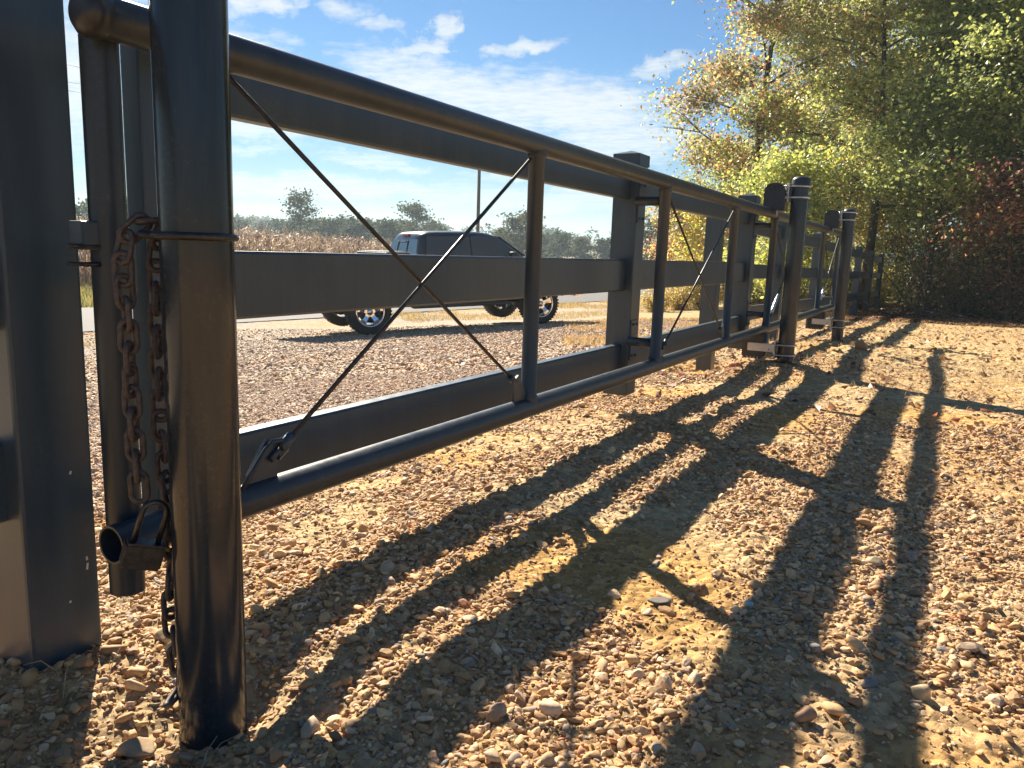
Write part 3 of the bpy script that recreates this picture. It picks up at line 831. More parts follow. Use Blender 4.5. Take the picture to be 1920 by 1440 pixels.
rock(-.30, 1.62, .028, .022, .018, (.38, .46, .50), 'small bluish white pebble in the rail shadow', 39, .2)
rock(.12, 1.66, .055, .03, .02, (.20, .14, .10), 'flat dark brown stone at the right edge of the gravel', 40, -.3)
rock(-.47, 1.55, .065, .03, .022, (.13, .12, .11), 'flat slate grey stone in the shadow crossing', 41, .1)

# ================================================================== LEAF / BLADE CLOUDS
def leaf_quads(P, size, r, flat=.35, aspect=.72, fold=.25):
    """P (n,3) centres -> verts, faces of pointed leaves folded along the midrib"""
    n = len(P)
    nrm = r.normal(size=(n, 3)); nrm[:, 2] = np.abs(nrm[:, 2]) + flat; nrm /= np.linalg.norm(nrm, axis=1)[:, None]
    t = r.normal(size=(n, 3)); t[:, 2] -= .5; t -= nrm * np.sum(t * nrm, 1)[:, None]; t /= np.linalg.norm(t, axis=1)[:, None]
    b = np.cross(nrm, t)
    s_ = (size * r.uniform(.6, 1.35, n))[:, None]
    v0 = P - t * s_ * .5; v2 = P + t * s_ * .5
    v1 = P + b * s_ * aspect * .5 - nrm * s_ * fold * .5 - t * s_ * .08; v3 = P - b * s_ * aspect * .5 - nrm * s_ * fold * .5 - t * s_ * .08
    V = np.stack([v0, v1, v2, v3], 1).reshape(-1, 3)
    F = np.arange(n * 4).reshape(n, 4)
    return V, F

def pal(cols, w, n, r, jit=.2):
    cols = np.array(cols, float); w = np.array(w, float); c = cols[r.choice(len(cols), n, p=w / w.sum())]
    return c * r.uniform(1 - jit, 1 + jit, (n, 1))

LEAF_K = 1.85
def make_tree(name, label, x, y, h, rad, base, n_leaf, cols, wts, size=.085, seed=0, trunk_r=.14, lean=(0, 0), group=None, cat='tree', trunk_to=.85, clump=.34, top_taper=.75, bushy=0.0, mat='leaf'):
    r = np.random.default_rng(seed); z0 = gz(x, y) - .1
    if mat == 'leaf': n_leaf = int(n_leaf * LEAF_K); size *= 1.02
    else: n_leaf = int(n_leaf * 1.4)
    o = (x, y, z0); root = empty(name, o, label, cat, group)
    # trunk and limbs
    mb = MB(); k = 9; ph = r.uniform(0, 6, 2); tp = []
    for i in range(k):
        t = i / (k - 1); tp.append((x + lean[0] * t * h + .12 * rad * sin(ph[0] + 2.4 * t) * t, y + lean[1] * t * h + .12 * rad * sin(ph[1] + 2.1 * t) * t, z0 + t * h * trunk_to))
    mb.tube(tp, [trunk_r * (1.35 if i == 0 else 1) * (1 - .85 * i / (k - 1)) for i in range(k)], 10, cap=False)
    tp = np.array(tp); tips = []
    nl = int(12 + h * 1.6)
    for q in range(nl):
        t = base / h + (1 - base / h) * (q + r.uniform(0, 1)) / nl * .95; t = min(t, .98)
        tt = min(t / trunk_to, .99) * (k - 1); i0 = int(tt); p0 = tp[i0] * (1 - (tt - i0)) + tp[min(i0 + 1, k - 1)] * (tt - i0)
        rel = (t - base / h) / (1 - base / h)
        rr_ = rad * (1 - top_taper * rel ** 1.8) * r.uniform(.65, 1.08) * (.8 + .2 * min(1, rel * 6))
        a = q * 2.399 + r.uniform(-.4, .4); rise = r.uniform(.05, .55) * rr_ * (1 + rel)
        pts = []; m = 5
        for i in range(m):
            s_ = i / (m - 1)
            pts.append(np.array([p0[0] + cos(a) * rr_ * s_ + r.normal(0, .05) * rr_ * s_, p0[1] + sin(a) * rr_ * s_ + r.normal(0, .05) * rr_ * s_, p0[2] + rise * s_ ** .8 - .18 * rr_ * s_ ** 3]))
        br = trunk_r * .34 * (1 - .6 * rel)
        mb.tube([tuple(p) for p in pts], [br * (1 - .85 * i / (m - 1)) for i in range(m)], 5, cap=False)
        for i in range(1, m): tips.append(pts[i])
        for u in range(4):
            s_ = r.uniform(.3, .95); b0 = pts[int(s_ * (m - 1))]; d = np.array([cos(a + r.uniform(-1.2, 1.2)), sin(a + r.uniform(-1.2, 1.2)), r.uniform(-.25, .6)]) * rr_ * r.uniform(.2, .45)
            mb.tube([tuple(b0), tuple(b0 + d * .5 + np.array([0, 0, .05])), tuple(b0 + d)], [br * .4, br * .25, br * .08], 4, cap=False)
            tips.append(b0 + d); tips.append(b0 + d * .6)
    mb.build('trunk', M['bark'], root, o)
    tips = np.array(tips)
    # leaves in clumps of unequal weight round the twigs
    wt = r.gamma(1.1, 1, len(tips)); wt /= wt.sum()
    ci = r.choice(len(tips), n_leaf, p=wt)
    cl = clump * (1 + bushy)
    P = tips[ci] + r.normal(0, 1, (n_leaf, 3)) * np.array([cl, cl, cl * .62]) * r.uniform(.5, 1.3, (n_leaf, 1))
    P = P[P[:, 2] > z0 + .15]; n = len(P); ci = ci[:n]
    V, F = leaf_quads(P, size, r)
    c = pal(cols, wts, n, r) * (1.6 if mat == 'leaf' else .8); clump_shift = r.uniform(.7, 1.3, (len(tips), 1))
    hue = r.uniform(0, 1, (len(tips), 1)); alt = pal(cols, wts, len(tips), r, .05) * (1.6 if mat == 'leaf' else .8)
    mixm = (r.uniform(size=(n, 1)) < .45); c = np.where(mixm, alt[ci], c) * clump_shift[ci]
    np_mesh('crown', V, F, M[mat], np.repeat(c, 4, 0), parent=root, loc=o)
    root.children[-1].location = (0, 0, 0)
    return root

G1, G2, G3 = (.13, .155, .050), (.20, .225, .070), (.075, .10, .04)
YG, YE, GO_, OL = (.26, .285, .08), (.46, .39, .08), (.32, .26, .10), (.18, .175, .085)
OR, RD, BR = (.36, .19, .08), (.13, .05, .04), (.20, .135, .08)
def pos(px, depth):
    """ground point for a bearing given as tangent offset and a distance"""
    t = (px - 960) / F_PX; return (XR[0] * t + XR[2]) * depth, (YR[0] * t + YR[2]) * depth
WOOD = [
    # px bearing, depth, h, rad, base, leaves, cols, weights, size, trunk_r, label
    (1390, 24, 12.5, 3.3, .9, 26000, [OL, BR, OR, G1, YG, RD], [5, 3, 1.6, 3, 3, .7], .105, .17, 'tall olive and rust tinted tree at the left end of the wood', dict(top_taper=.5, clump=.40)),
    (1445, 18.5, 3.9, 1.45, .5, 7500, [YG, G2, YE, G1], [5, 4, 1.5, 2], .085, .05, 'small bright yellow green tree in front of the tall rusty one', {}),
    (1545, 27, 12, 3.3, 2.5, 13000, [YG, OL, GO_, G2], [3, 4, 2, 3], .11, .19, 'slim tree with a thick dark trunk showing through behind the near roller post', {}),
    (1600, 20, 10.5, 3.0, 2.6, 12500, [OL, YG, GO_, G2, BR], [3, 4, 2, 3, 1], .10, .13, 'olive gold tree above the far end of the fence', {}),
    (1612, 22.5, 5.2, 2.0, 1.6, 8500, [GO_, YG, YE, OL, OR], [4, 3, 1, 3, 1.0], .085, .05, 'low golden leaved sapling just above the last fence posts', {}),
    (1735, 21, 11, 3.4, 2.5, 14000, [G2, OL, YG, YE, GO_], [4, 4, 3, 1, 1.5], .10, .15, 'broad yellow green tree right of the fence end', {}),
    (1868, 16.5, 10, 2.9, 4.6, 10000, [G2, G1, YG, YE], [4, 4, 2.5, .8], .085, .27, 'tall green tree with a thick dark trunk near the right edge', {}),
    (1835, 18.5, 8, 2.8, 2.2, 12500, [G1, G3, G2], [4, 3, 2.5], .09, .17, 'dark green tree with an ivied trunk rising from the undergrowth', {}),
    (1720, 16.6, 5.0, 2.0, 1.7, 8500, [G1, G3, G2, YG], [4, 2, 3, 1], .085, .06, 'shaded dark green understorey tree over the forest edge', {}),
    (1870, 14.6, 2.9, 1.2, 1.3, 3600, [RD, BR, OR, G1, RD], [4, 3, 1, 2, 2], .075, .04, 'small dark red leaved tree by the right edge', {}),
    (1950, 15.5, 10, 2.8, 2.4, 10500, [G2, G1, YG], [4, 3, 2], .085, .16, 'green tree half cut off by the right edge of the picture', {}),
    (2120, 15, 10, 3.2, 2.0, 7000, [G2, G1, OL], [4, 3, 2], .10, .16, 'green tree standing just outside the right edge', {}),
    (1470, 31, 12, 3.4, 1.5, 8500, [OL, G1, BR, YG], [4, 4, 2, 2], .13, .18, 'greyish olive tree behind the yellow green one', {}),
    (1660, 29, 13, 3.6, 2.0, 9000, [G1, OL, G3, YG], [4, 3, 3, 1], .13, .18, 'dim green tree deep in the wood behind the fence end', {}),
    (1790, 27, 13, 4.0, 2.0, 10000, [G1, G3, OL, YG], [4, 3, 3, 1], .13, .18, 'tall shaded tree at the back of the wood between two trunks', {}),
    (1940, 23, 13, 4.0, 2.0, 9000, [G1, G3, OL], [4, 3, 3], .12, .18, 'deep green tree at the back by the right edge', {}),
    (1258, 33, 4.2, 1.5, .6, 3600, [OR, GO_, OL, RD], [4, 3, 2, 1], .12, .06, 'small orange leaved tree seen between the gate posts', {}),
    (1300, 24, 3.3, 1.3, .4, 4200, [YE, YG, OR], [3, 4, 2], .09, .04, 'yellow leaved sapling behind the second gate panel', {}),
    (1345, 29, 6, 2.2, .5, 6500, [G1, OL, YG], [4, 3, 2], .11, .08, 'bushy green tree low at the left end of the wood', {}),
]
for i, (px, dep, h, rad, base, n, cols, w, size, tr, lab, kw) in enumerate(WOOD):
    x, y = pos(px, dep)
    make_tree('broadleaf_tree', lab, x, y, h, rad, base, n, cols, w, size=size, seed=100 + i, trunk_r=tr, group='trees of the autumn wood', **kw)

# shrubs of the understorey and the golden bushes by the yard
def shrub(name, label, x, y, h, rad, n, cols, w, size, seed, group=None):
    r = np.random.default_rng(seed); z0 = gz(x, y) - .03; o = (x, y, z0); root = empty(name, o, label, 'shrub', group)
    mb = MB(); tips = []
    for q in range(16):
        a = r.uniform(0, 2 * pi); l = r.uniform(.5, 1) * rad; hh_ = h * r.uniform(.5, 1.0)
        p1 = (x + cos(a) * l * .35, y + sin(a) * l * .35, z0 + hh_ * .5); p2 = (x + cos(a) * l, y + sin(a) * l, z0 + hh_)
        mb.tube([(x + r.normal(0, .05), y + r.normal(0, .05), z0), p1, p2], [.014, .009, .003], 5, cap=False)
        for s_ in (.25, .5, .75, 1): tips.append((np.array(p1) * (1 - s_) + np.array(p2) * s_)); tips.append(np.array([x + cos(a) * l * s_ * .5, y + sin(a) * l * s_ * .5, z0 + hh_ * .5 * s_]))
    mb.build('stems', M['bark'], root, o)
    tips = np.array(tips); ci = r.integers(0, len(tips), n)
    P = tips[ci] + r.normal(0, 1, (n, 3)) * np.array([.2, .2, .13]) * rad; P[:, 2] = np.maximum(P[:, 2], z0 + .03)
    V, F = leaf_quads(P, size, r); c = pal(cols, w, n, r) * r.uniform(.9, 1.4, (len(tips), 1))[ci]
    ob = np_mesh('foliage', V, F, M['leaf'], np.repeat(c, 4, 0), parent=root, loc=o); ob.location = (0, 0, 0)
SH = [
    (1222, 21.5, .75, .55, 2600, [(.40, .29, .08), (.30, .27, .09), (.45, .33, .12)], [3, 2, 2], .05, 'golden dry bush left of the second gate panel'),
    (1265, 22.5, .9, .7, 3200, [(.42, .29, .07), (.27, .25, .07), (.46, .35, .12)], [3, 2, 2], .05, 'golden dry bush in the middle of the second gate panel'),
    (1305, 23, .8, .7, 3000, [(.36, .28, .08), (.22, .23, .07), (.42, .32, .11)], [3, 2, 2], .05, 'olive gold bush right of the middle golden bush'),
    (1420, 22, .9, .8, 2600, [(.38, .29, .09), (.20, .20, .06)], [3, 2], .055, 'pale straw coloured bush behind the roller post'),
    (1500, 20, .8, .7, 2400, [(.20, .19, .06), (.34, .25, .08), (.09, .11, .03)], [3, 2, 3], .055, 'dull green bush behind the last panel of the gate'),
    (1625, 22.5, 1.9, 1.0, 3800, [YE, YG, GO_, OR], [3, 4, 2, .6], .075, 'bright yellow leaved bush glowing behind the last fence posts'),
    (1735, 17.5, 1.6, .9, 3400, [YG, GO_, G1, BR], [2, 2, 3, 2], .065, 'yellowish bush at the forest edge right of the fence'),
    (1775, 16.5, 1.5, 1.1, 3400, [BR, G1, RD, OL], [3, 3, 1, 2], .06, 'brown green thicket at the forest edge'),
    (1860, 15.5, 1.5, 1.2, 3600, [RD, BR, G3, OL], [2, 3, 3, 1], .06, 'dark reddish thicket beside the ivied trunk'),
    (1925, 14.5, 1.2, 1.0, 3000, [RD, BR, OR], [3, 3, 1], .055, 'low red brown shrub at the right edge'),
    (1672, 25.5, 2.2, 1.2, 3000, [G1, YG, OL], [3, 3, 2], .08, 'dim green shrub in the gap past the fence end'),
    (1740, 20.5, 2.4, 1.5, 4200, [G1, G3, BR, OL], [3, 3, 2, 2], .08, 'tall dark shrub behind the forest edge'),
    (1850, 20.0, 2.6, 1.6, 4200, [G3, BR, G1], [3, 2, 2], .08, 'tall dark shrub behind the ivied trunk'),
    (1945, 18, 2.4, 1.5, 3800, [G3, BR, G1, RD], [3, 2, 2, 1], .075, 'dark shrub behind the red leaved tree'),
    (1560, 25, 2.2, 1.5, 3600, [G1, OL, G3], [3, 3, 2], .085, 'dim olive shrub behind the farther roller post'),
    (1480, 26, 2.2, 1.5, 3600, [G1, OL, YG], [3, 3, 2], .085, 'green shrub in the gap between the two roller posts'),
]
for i, (px, dep, h, rad, n, cols, w, size, lab) in enumerate(SH):
    x, y = pos(px, dep); shrub('shrub', lab, x, y, h, rad, n, cols, w, size, 300 + i, 'shrubs along the wood')

# bare stems and vines under the canopy: nobody could count them
r = np.random.default_rng(77); mb = MB()
for q in range(420):
    px = r.uniform(1695, 2060); dep = r.uniform(15.5, 24); x, y = pos(px, dep); z0 = gz(x, y)
    h = r.uniform(.8, 3.6); lx, ly = r.normal(0, .28, 2) * h; b1 = r.normal(0, .12, 2) * h
    mb.tube([(x, y, z0 - .05), (x + lx * .4 + b1[0], y + ly * .4 + b1[1], z0 + h * .5), (x + lx, y + ly, z0 + h)], [.012 * r.uniform(.5, 1.6), .008, .003], 4, cap=False)
for q in range(60):
    px = r.uniform(1655, 2000); dep = r.uniform(14.5, 17); x, y = pos(px, dep); z0 = gz(x, y)
    a = r.uniform(0, 6.3); l = r.uniform(.5, 1.6)
    mb.tube([(x, y, z0 + .02), (x + cos(a) * l * .5, y + sin(a) * l * .5, z0 + r.uniform(.03, .3)), (x + cos(a) * l, y + sin(a) * l, z0 + .03)], [.012, .009, .004], 4, cap=False)
st = mb.build('undergrowth', M['bark']); tag(st, 'tangle of bare brown stems and fallen twigs under the trees', 'undergrowth', kind='stuff')

# leaf litter
r = np.random.default_rng(78)
n = 26000; px = r.uniform(1560, 2150, n); dep = 13.2 + 11 * r.uniform(size=n) ** 1.4; t = (px - 960) / F_PX
x = (XR[0] * t + XR[2]) * dep; y = (YR[0] * t + YR[2]) * dep
k_ = (y + .35 * x + r.normal(0, .5, n)) > 13.6; x, y = x[k_], y[k_]
xs, ys2 = wedge(2600, 3, 14, -45, 12, r); k2 = (xs > -3) & (ys2 > 4); x = np.concatenate([x, xs[k2]]); y = np.concatenate([y, ys2[k2]])
P = np.stack([x, y, ground_z(x, y) + r.uniform(.005, .035, len(x))], 1)
V, F = leaf_quads(P, .055, r, flat=1.6); c = pal([(.17, .09, .05), (.24, .13, .06), (.11, .065, .04), (.30, .19, .09), (.26, .08, .05)], [4, 3, 3, 2, 1], len(P), r)
tag(np_mesh('leaf_litter', V, F, M['leaf'], np.repeat(c, 4, 0)), 'brown fallen leaves strewn under the trees and over the soil', 'leaves', kind='stuff')

# ------------------------------------------------------------------ grass and straw blades
def blades(x, y, h, lean, width, cols, w, r, name, label, lift=0.0, micro=True):
    n = len(x); z = ground_z(x, y) + lift
    a = r.uniform(0, 2 * pi, n); l = h * r.uniform(.5, 1.3, n); ln = lean * r.uniform(.3, 1.5, n)
    dx = np.cos(a) * l * ln; dy = np.sin(a) * l * ln; zz = l * np.sqrt(np.maximum(.02, 1 - np.minimum(ln, .97) ** 2))
    wx = -np.sin(a) * width * r.uniform(.6, 1.4, n); wy = np.cos(a) * width * r.uniform(.6, 1.4, n)
    b0 = np.stack([x - wx, y - wy, z], 1); b1 = np.stack([x + wx, y + wy, z], 1)
    m0 = np.stack([x + dx * .45 - wx * .8, y + dy * .45 - wy * .8, z + zz * .65], 1); m1 = np.stack([x + dx * .45 + wx * .8, y + dy * .45 + wy * .8, z + zz * .65], 1)
    t0 = np.stack([x + dx - wx * .15, y + dy - wy * .15, z + zz], 1); t1 = np.stack([x + dx + wx * .15, y + dy + wy * .15, z + zz], 1)
    V = np.stack([b0, b1, m1, m0, t1, t0], 1).reshape(-1, 3)
    o = np.arange(n)[:, None] * 6; F = np.concatenate([o + np.array([[0, 1, 2, 3]]), o + np.array([[3, 2, 4, 5]])])
    c = pal(cols, w, n, r); return tag(np_mesh(name, V, F, M['straw'], np.repeat(c, 6, 0)), label, 'grass', kind='stuff')
r = np.random.default_rng(80)
# verge and field edge beyond the road
n = 60000; y = 5 + 45 * r.uniform(size=n) ** 1.0; x = road_x(y) - ROAD_W - .15 - r.uniform(size=n) ** 1.2 * 9.5
blades(x, y, .30, .5, .010, [(.36, .30, .10), (.22, .24, .07), (.42, .34, .15), (.16, .19, .06)], [4, 3, 3, 2], r, 'grass', 'unmown green and yellow verge grass beyond the road')
# dry grass near side of the road and patches in the yard
n = 60000; y = 6 + 34 * r.uniform(size=n); x = road_x(y) + .1 + r.uniform(size=n) ** 1.5 * np.where(y > 16, 5.5, 2.0)
m_ = fbm(x / 1.5, y / 1.5, 191, 3) > np.where(y > 15.5, .46, .57); x, y = x[m_], y[m_]
blades(x, y, .085, .7, .005, [(.46, .33, .13), (.52, .38, .17), (.36, .27, .11), (.28, .25, .10)], [4, 3, 3, 1], r, 'dry_grass', 'dry yellow grass tufts between the road and the gravel yard')
n = 26000; x = r.uniform(-6.5, -2.6, n); y = r.uniform(8.0, 16, n)
m_ = (fbm(x / 1.2, y / 1.2, 192, 3) > .44) & (-x < .47 * y); x, y = x[m_], y[m_]
blades(x, y, .06, .75, .004, [(.48, .33, .13), (.50, .36, .16), (.40, .25, .12)], [4, 3, 2], r, 'dry_grass', 'sparse straw coloured grass on the yard right of the truck')
# straw lying on the soil right of the gate
x, y = wedge(60000, 3.6, 15, -14, 12, r)
k_ = r.uniform(size=len(x)) < (.25 + .75 * sstep(fbm(x / .8, y / .8, 195, 3), .42, .6)) * sstep(y, 3.6, 6.0); x, y = x[k_], y[k_]
blades(x, y, .045, 1.6, .0016, [(.55, .41, .22), (.46, .32, .15), (.62, .50, .30)], [4, 3, 2], r, 'straw', 'fine dry straw lying on the soil right of the gate', lift=.004)
# a few dead stalks by the near posts
mb = MB()
for (x, y) in ((-.93, .735), (-.905, .76), (-.90, .70), (-1.28, .72), (-1.22, .69), (-1.18, .74)):
    z = float(ground_z(np.array([x]), np.array([y]))[0]); a = r.uniform(0, 6.3); l = r.uniform(.03, .075)
    mb.tube([(x, y, z), (x + cos(a) * l * .5, y + sin(a) * l * .5, z + l * .6), (x + cos(a) * l, y + sin(a) * l, z + l * .75)], [.0009, .0008, .0004], 4, cap=False)
tag(mb.build('dry_grass', mat_plain('dead stalk', (.42, .33, .2))), 'thin dead stalks poking out of the stones at the foot of the posts', 'grass', kind='stuff')

# ------------------------------------------------------------------ corn field
r = np.random.default_rng(90)
V = []; F = []; C = []; o = 0
ncorn = 5200
yy = 3 + 42 * r.uniform(size=ncorn) ** 1.0; row = r.integers(0, 13, ncorn)
xx = road_x(yy) - ROAD_W - 7.0 - row * .76 + r.normal(0, .08, ncorn)
keep = yy < 39 - row * .15; xx, yy, row = xx[keep], yy[keep], row[keep]
zz = ground_z(xx, yy, False)
hgt = np.interp(yy, [3, 20, 30, 39], [2.5, 2.35, 2.1, 1.55]) * r.uniform(.86, 1.1, len(xx))
def strips(x, y, z, h, r):
    n = len(x); Vs = []; Cs = []; Fs = []; off = 0
    # stalks
    a = r.uniform(0, pi, n); w = .013
    dx = np.cos(a) * w; dy = np.sin(a) * w; lx = r.normal(0, .05, n) * h; ly = r.normal(0, .05, n) * h
    v = np.stack([np.stack([x - dx, y - dy, z], 1), np.stack([x + dx, y + dy, z], 1), np.stack([x + lx + dx * .5, y + ly + dy * .5, z + h], 1), np.stack([x + lx - dx * .5, y + ly - dy * .5, z + h], 1)], 1)
    Vs.append(v.reshape(-1, 3)); Fs.append(np.arange(n * 4).reshape(n, 4)); off = n * 4; Cs.append(np.repeat(pal([(.30, .21, .13), (.22, .15, .09)], [1, 1], n, r), 4, 0))
    for q in range(9):
        t = r.uniform(.12, .97, n); bx = x + lx * t; by = y + ly * t; bz = z + h * t
        a = r.uniform(0, 2 * pi, n); L_ = r.uniform(.22, .6, n) * (1 if q < 7 else .35); wd = r.uniform(.018, .036, n) * (1 if q < 7 else .4)
        if q >= 7: bz = z + h * .98
        up = r.uniform(.0, .30, n) * L_ * (1 if q < 7 else 3.0); dr = r.uniform(.1, .9, n) * L_ * (1 if q < 7 else .1)
        cx, cy = np.cos(a), np.sin(a); nx, ny = -cy * wd, cx * wd
        p0 = (bx, by, bz); p1 = (bx + cx * L_ * .5, by + cy * L_ * .5, bz + up); p2 = (bx + cx * L_, by + cy * L_, bz + up - dr)
        v = np.stack([np.stack([p0[0] - nx * .5, p0[1] - ny * .5, p0[2]], 1), np.stack([p0[0] + nx * .5, p0[1] + ny * .5, p0[2]], 1),
                      np.stack([p1[0] + nx, p1[1] + ny, p1[2]], 1), np.stack([p1[0] - nx, p1[1] - ny, p1[2]], 1),
                      np.stack([p2[0] + nx * .2, p2[1] + ny * .2, p2[2]], 1), np.stack([p2[0] - nx * .2, p2[1] - ny * .2, p2[2]], 1)], 1).reshape(-1, 3)
        oo = np.arange(n)[:, None] * 6 + off
        Vs.append(v); Fs.append(oo + np.array([[0, 1, 2, 3]])); Fs.append(oo + np.array([[3, 2, 4, 5]])); off += n * 6
        Cs.append(np.repeat(pal([(.34, .235, .155), (.25, .16, .11), (.44, .335, .23), (.19, .12, .085)], [4, 3, 2, 2], n, r), 6, 0))
    return np.concatenate(Vs), np.concatenate(Fs), np.concatenate(Cs)
V, F, C = strips(xx, yy, zz, hgt, r)
tag(np_mesh('corn_field', V, F, M['straw'], C), 'ripe brown maize standing beyond the road', 'crop', kind='stuff')

# ================================================================== DISTANCE
r = np.random.default_rng(95)
FG1, FG2, FG3, FG4 = (.055, .085, .045), (.085, .115, .055), (.042, .066, .038), (.16, .16, .085)
def far_tree(label, px, dep, h, rad, n, cols, w, seed, base=None, size=None, group='trees standing beyond the fields', top_taper=.55):
    x, y = pos(px, dep); return make_tree('field_tree', label, x, y, h, rad, h * .12 if base is None else base, n, cols, w, size=size or dep * .0042, seed=seed, trunk_r=.02 * h, group=group, clump=rad * .2, top_taper=top_taper, mat='farleaf')
# the named single trees
far_tree('dark round crowned tree standing alone above the maize', 567, 105, 9.0, 2.3, 1500, [FG2, FG1, FG4], [3, 2, 1], 501, base=2.6, size=.33, top_taper=.45)
far_tree('lighter airy tree above the rear of the pickup truck', 778, 110, 8.4, 2.6, 1700, [FG2, FG4, (.16, .18, .08)], [3, 2, 2], 502, base=2.0, size=.36, top_taper=.5)
far_tree('tree with spreading top seen left of the first gate upright', 148, 75, 5.2, 2.0, 1600, [FG2, FG1], [3, 2], 503, size=.3)
MID = [(462, 150, 6.5), (500, 165, 6), (528, 150, 6.5), (600, 140, 6.2), (622, 115, 5.8), (648, 120, 6.3), (672, 112, 5.6), (700, 120, 6.0), (728, 112, 5.8), (752, 125, 6.2), (812, 130, 6.0), (190, 100, 6), (228, 95, 6.5)]
LABM = ['low bushy tree in the hedge behind the maize', 'rounded tree in the hedge left of the lone tree', 'small tree close under the lone dark tree', 'tree just right of the lone dark tree',
        'dense green tree in the middle of the hedge line', 'taller pointed tree in the middle hedge line', 'grey green tree left of the pickup truck', 'dark tree touching the crossing rods', 'tree right behind the truck bed',
        'dull green tree under the lighter airy tree', 'tree peeping over the truck roof', 'distant tree between the square post and the pipe', 'distant dark tree left of the chain']
for i, (px, dep, h) in enumerate(MID):
    far_tree(LABM[i], px, dep, h, h * .42, 1100, [FG1, FG2, FG4, FG3], [3, 3, 1, 2], 520 + i, base=.5, size=.5, group='hedge trees behind the maize')
NEARH = [(968, 95, 6.2, FG4, 'tan leaved tree right of the truck cab'), (1040, 120, 5.0, FG2, 'round green tree in the valley right of the first gate bay'), (1080, 115, 4.2, FG4, 'olive bush like tree in the valley'), (1120, 118, 4.0, FG2, 'green valley tree beside the first panel post'), (1012, 130, 5.0, FG1, 'dark valley tree behind the gate upright'), (1215, 90, 6.0, FG4, 'tan tree between the panel post and the gate upright'), (940, 125, 4.5, FG2, 'small tree above the truck bonnet')]
for i, (px, dep, h, c, lab) in enumerate(NEARH):
    far_tree(lab, px, dep, h, h * .45, 1200, [c, FG2, FG1], [4, 2, 1], 560 + i, base=.4, size=.42, group='trees of the valley')
# wooded hills: one mass of crowns
nt_ = 3400; az_ = np.radians(r.uniform(-75, 6, nt_)); rad_ = 165 + 400 * r.uniform(size=nt_) ** .8
x = rad_ * np.sin(az_); y = rad_ * np.cos(az_); z = ground_z(x, y, False)
hs_ = r.uniform(5.5, 9.5, nt_); cr = r.uniform(2.8, 5.0, nt_)
open_ = fbm(x / 70, y / 70, 181, 2) > .57; x, y, z, hs_, cr = [v[~open_] for v in (x, y, z, hs_, cr)]; nt_ = len(x)
per = 90; dv = r.normal(size=(nt_, per, 3)); dv /= np.linalg.norm(dv, axis=2)[:, :, None]; dv *= r.uniform(.6, 1.0, (nt_, per, 1))
P = np.stack([x, y, z + hs_ * .55], 1)[:, None] + dv * np.stack([cr, cr, hs_ * .48], 1)[:, None]
P += r.normal(0, .25, P.shape); P = P.reshape(-1, 3)
V, F = leaf_quads(P, 1.15, r, flat=.8, aspect=.95); c = np.repeat(pal([FG1, FG2, FG3, FG4, (.12, .10, .05)], [4, 3, 3, 1, .6], nt_, r, .2), per, 0) * r.uniform(.8, 1.2, (nt_ * per, 1))
tag(np_mesh('woodland', V, F, M['farleaf'], np.repeat(c, 4, 0)), 'far wooded hills along the horizon', 'woodland', kind='stuff')

# ================================================================== UTILITY POLE AND LINES
ux, uy = pos(889, 58); uz = gz(ux, uy); o = (ux, uy, uz)
up = empty('utility_pole', o, 'slim brown utility pole rising behind the pickup truck', 'pole')
mb = MB(); mb.tube([(ux, uy, uz - .5), (ux, uy, uz + 5), (ux, uy, uz + 9.3)], [.135, .125, .10], 14); mb.build('pole', M['wood'], up, o)
mb = MB(); mb.box((ux, uy - .02, uz + 8.7), (.10, 1.9, .11), .01, Matrix.Rotation(radians(0), 3, 'Z')); mb.build('crossarm', M['wood'], up, o)
for dy in (-.85, 0, .85):
    mb = MB(); mb.lathe((ux, uy + dy, uz + 8.755), [(.001, 0), (.04, 0), (.055, .05), (.035, .08), (.05, .12), (.02, .16), (.001, .17)], 10); mb.build('insulator', M['plastic'], up, o)
def wire(a, b_, sag, label, rr_=.009):
    pts = []
    for k in range(25):
        t = k / 24; pts.append((a[0] * (1 - t) + b_[0] * t, a[1] * (1 - t) + b_[1] * t, a[2] * (1 - t) + b_[2] * t - sag * 4 * t * (1 - t)))
    mb = MB(); mb.tube(pts, rr_, 5); w = mb.build('power_line', M['wire'], None, a); w.location = a; tag(w, label, 'cable', 'power lines on the utility pole')
top = uz + 8.93
LN = (-40.0, -6.0)
for (dy, zt, lab) in ((-.85, 9.6, 'upper power line crossing the sky at the left'), (.85, 8.2, 'middle power line between the posts at the left'), (0, 7.4, 'lower power line running left from the pole')):
    wire((ux, uy + dy, top), (LN[0], LN[1] + dy, zt), .5, lab)
RN = (ux + 22, uy + 145)
for (dy, lab) in ((-.85, 'upper power line running right from the pole into the valley'), (.85, 'lower power line running right from the pole into the valley')):
    wire((ux, uy + dy, top), (RN[0], RN[1] + dy, 6.5 if dy < 0 else 5.0), 1.5, lab)
# the next poles that carry the lines on
for (x, y, lab) in ((LN[0], LN[1], 'utility pole far along the road outside the left edge'), (RN[0], RN[1], 'utility pole far down in the valley')):
    z = gz(x, y); hh_ = (8.4 if x == LN[0] else 5.9) - z + .4; o = (x, y, z); q = empty('utility_pole', o, lab, 'pole')
    mb = MB(); mb.tube([(x, y, z - .5), (x, y, z + hh_)], [.13, .10], 12); mb.build('pole', M['wood'], q, o)
    mb = MB(); mb.box((x, y, z + hh_ - .5), (.1, 1.9, .11), .01); mb.build('crossarm', M['wood'], q, o)
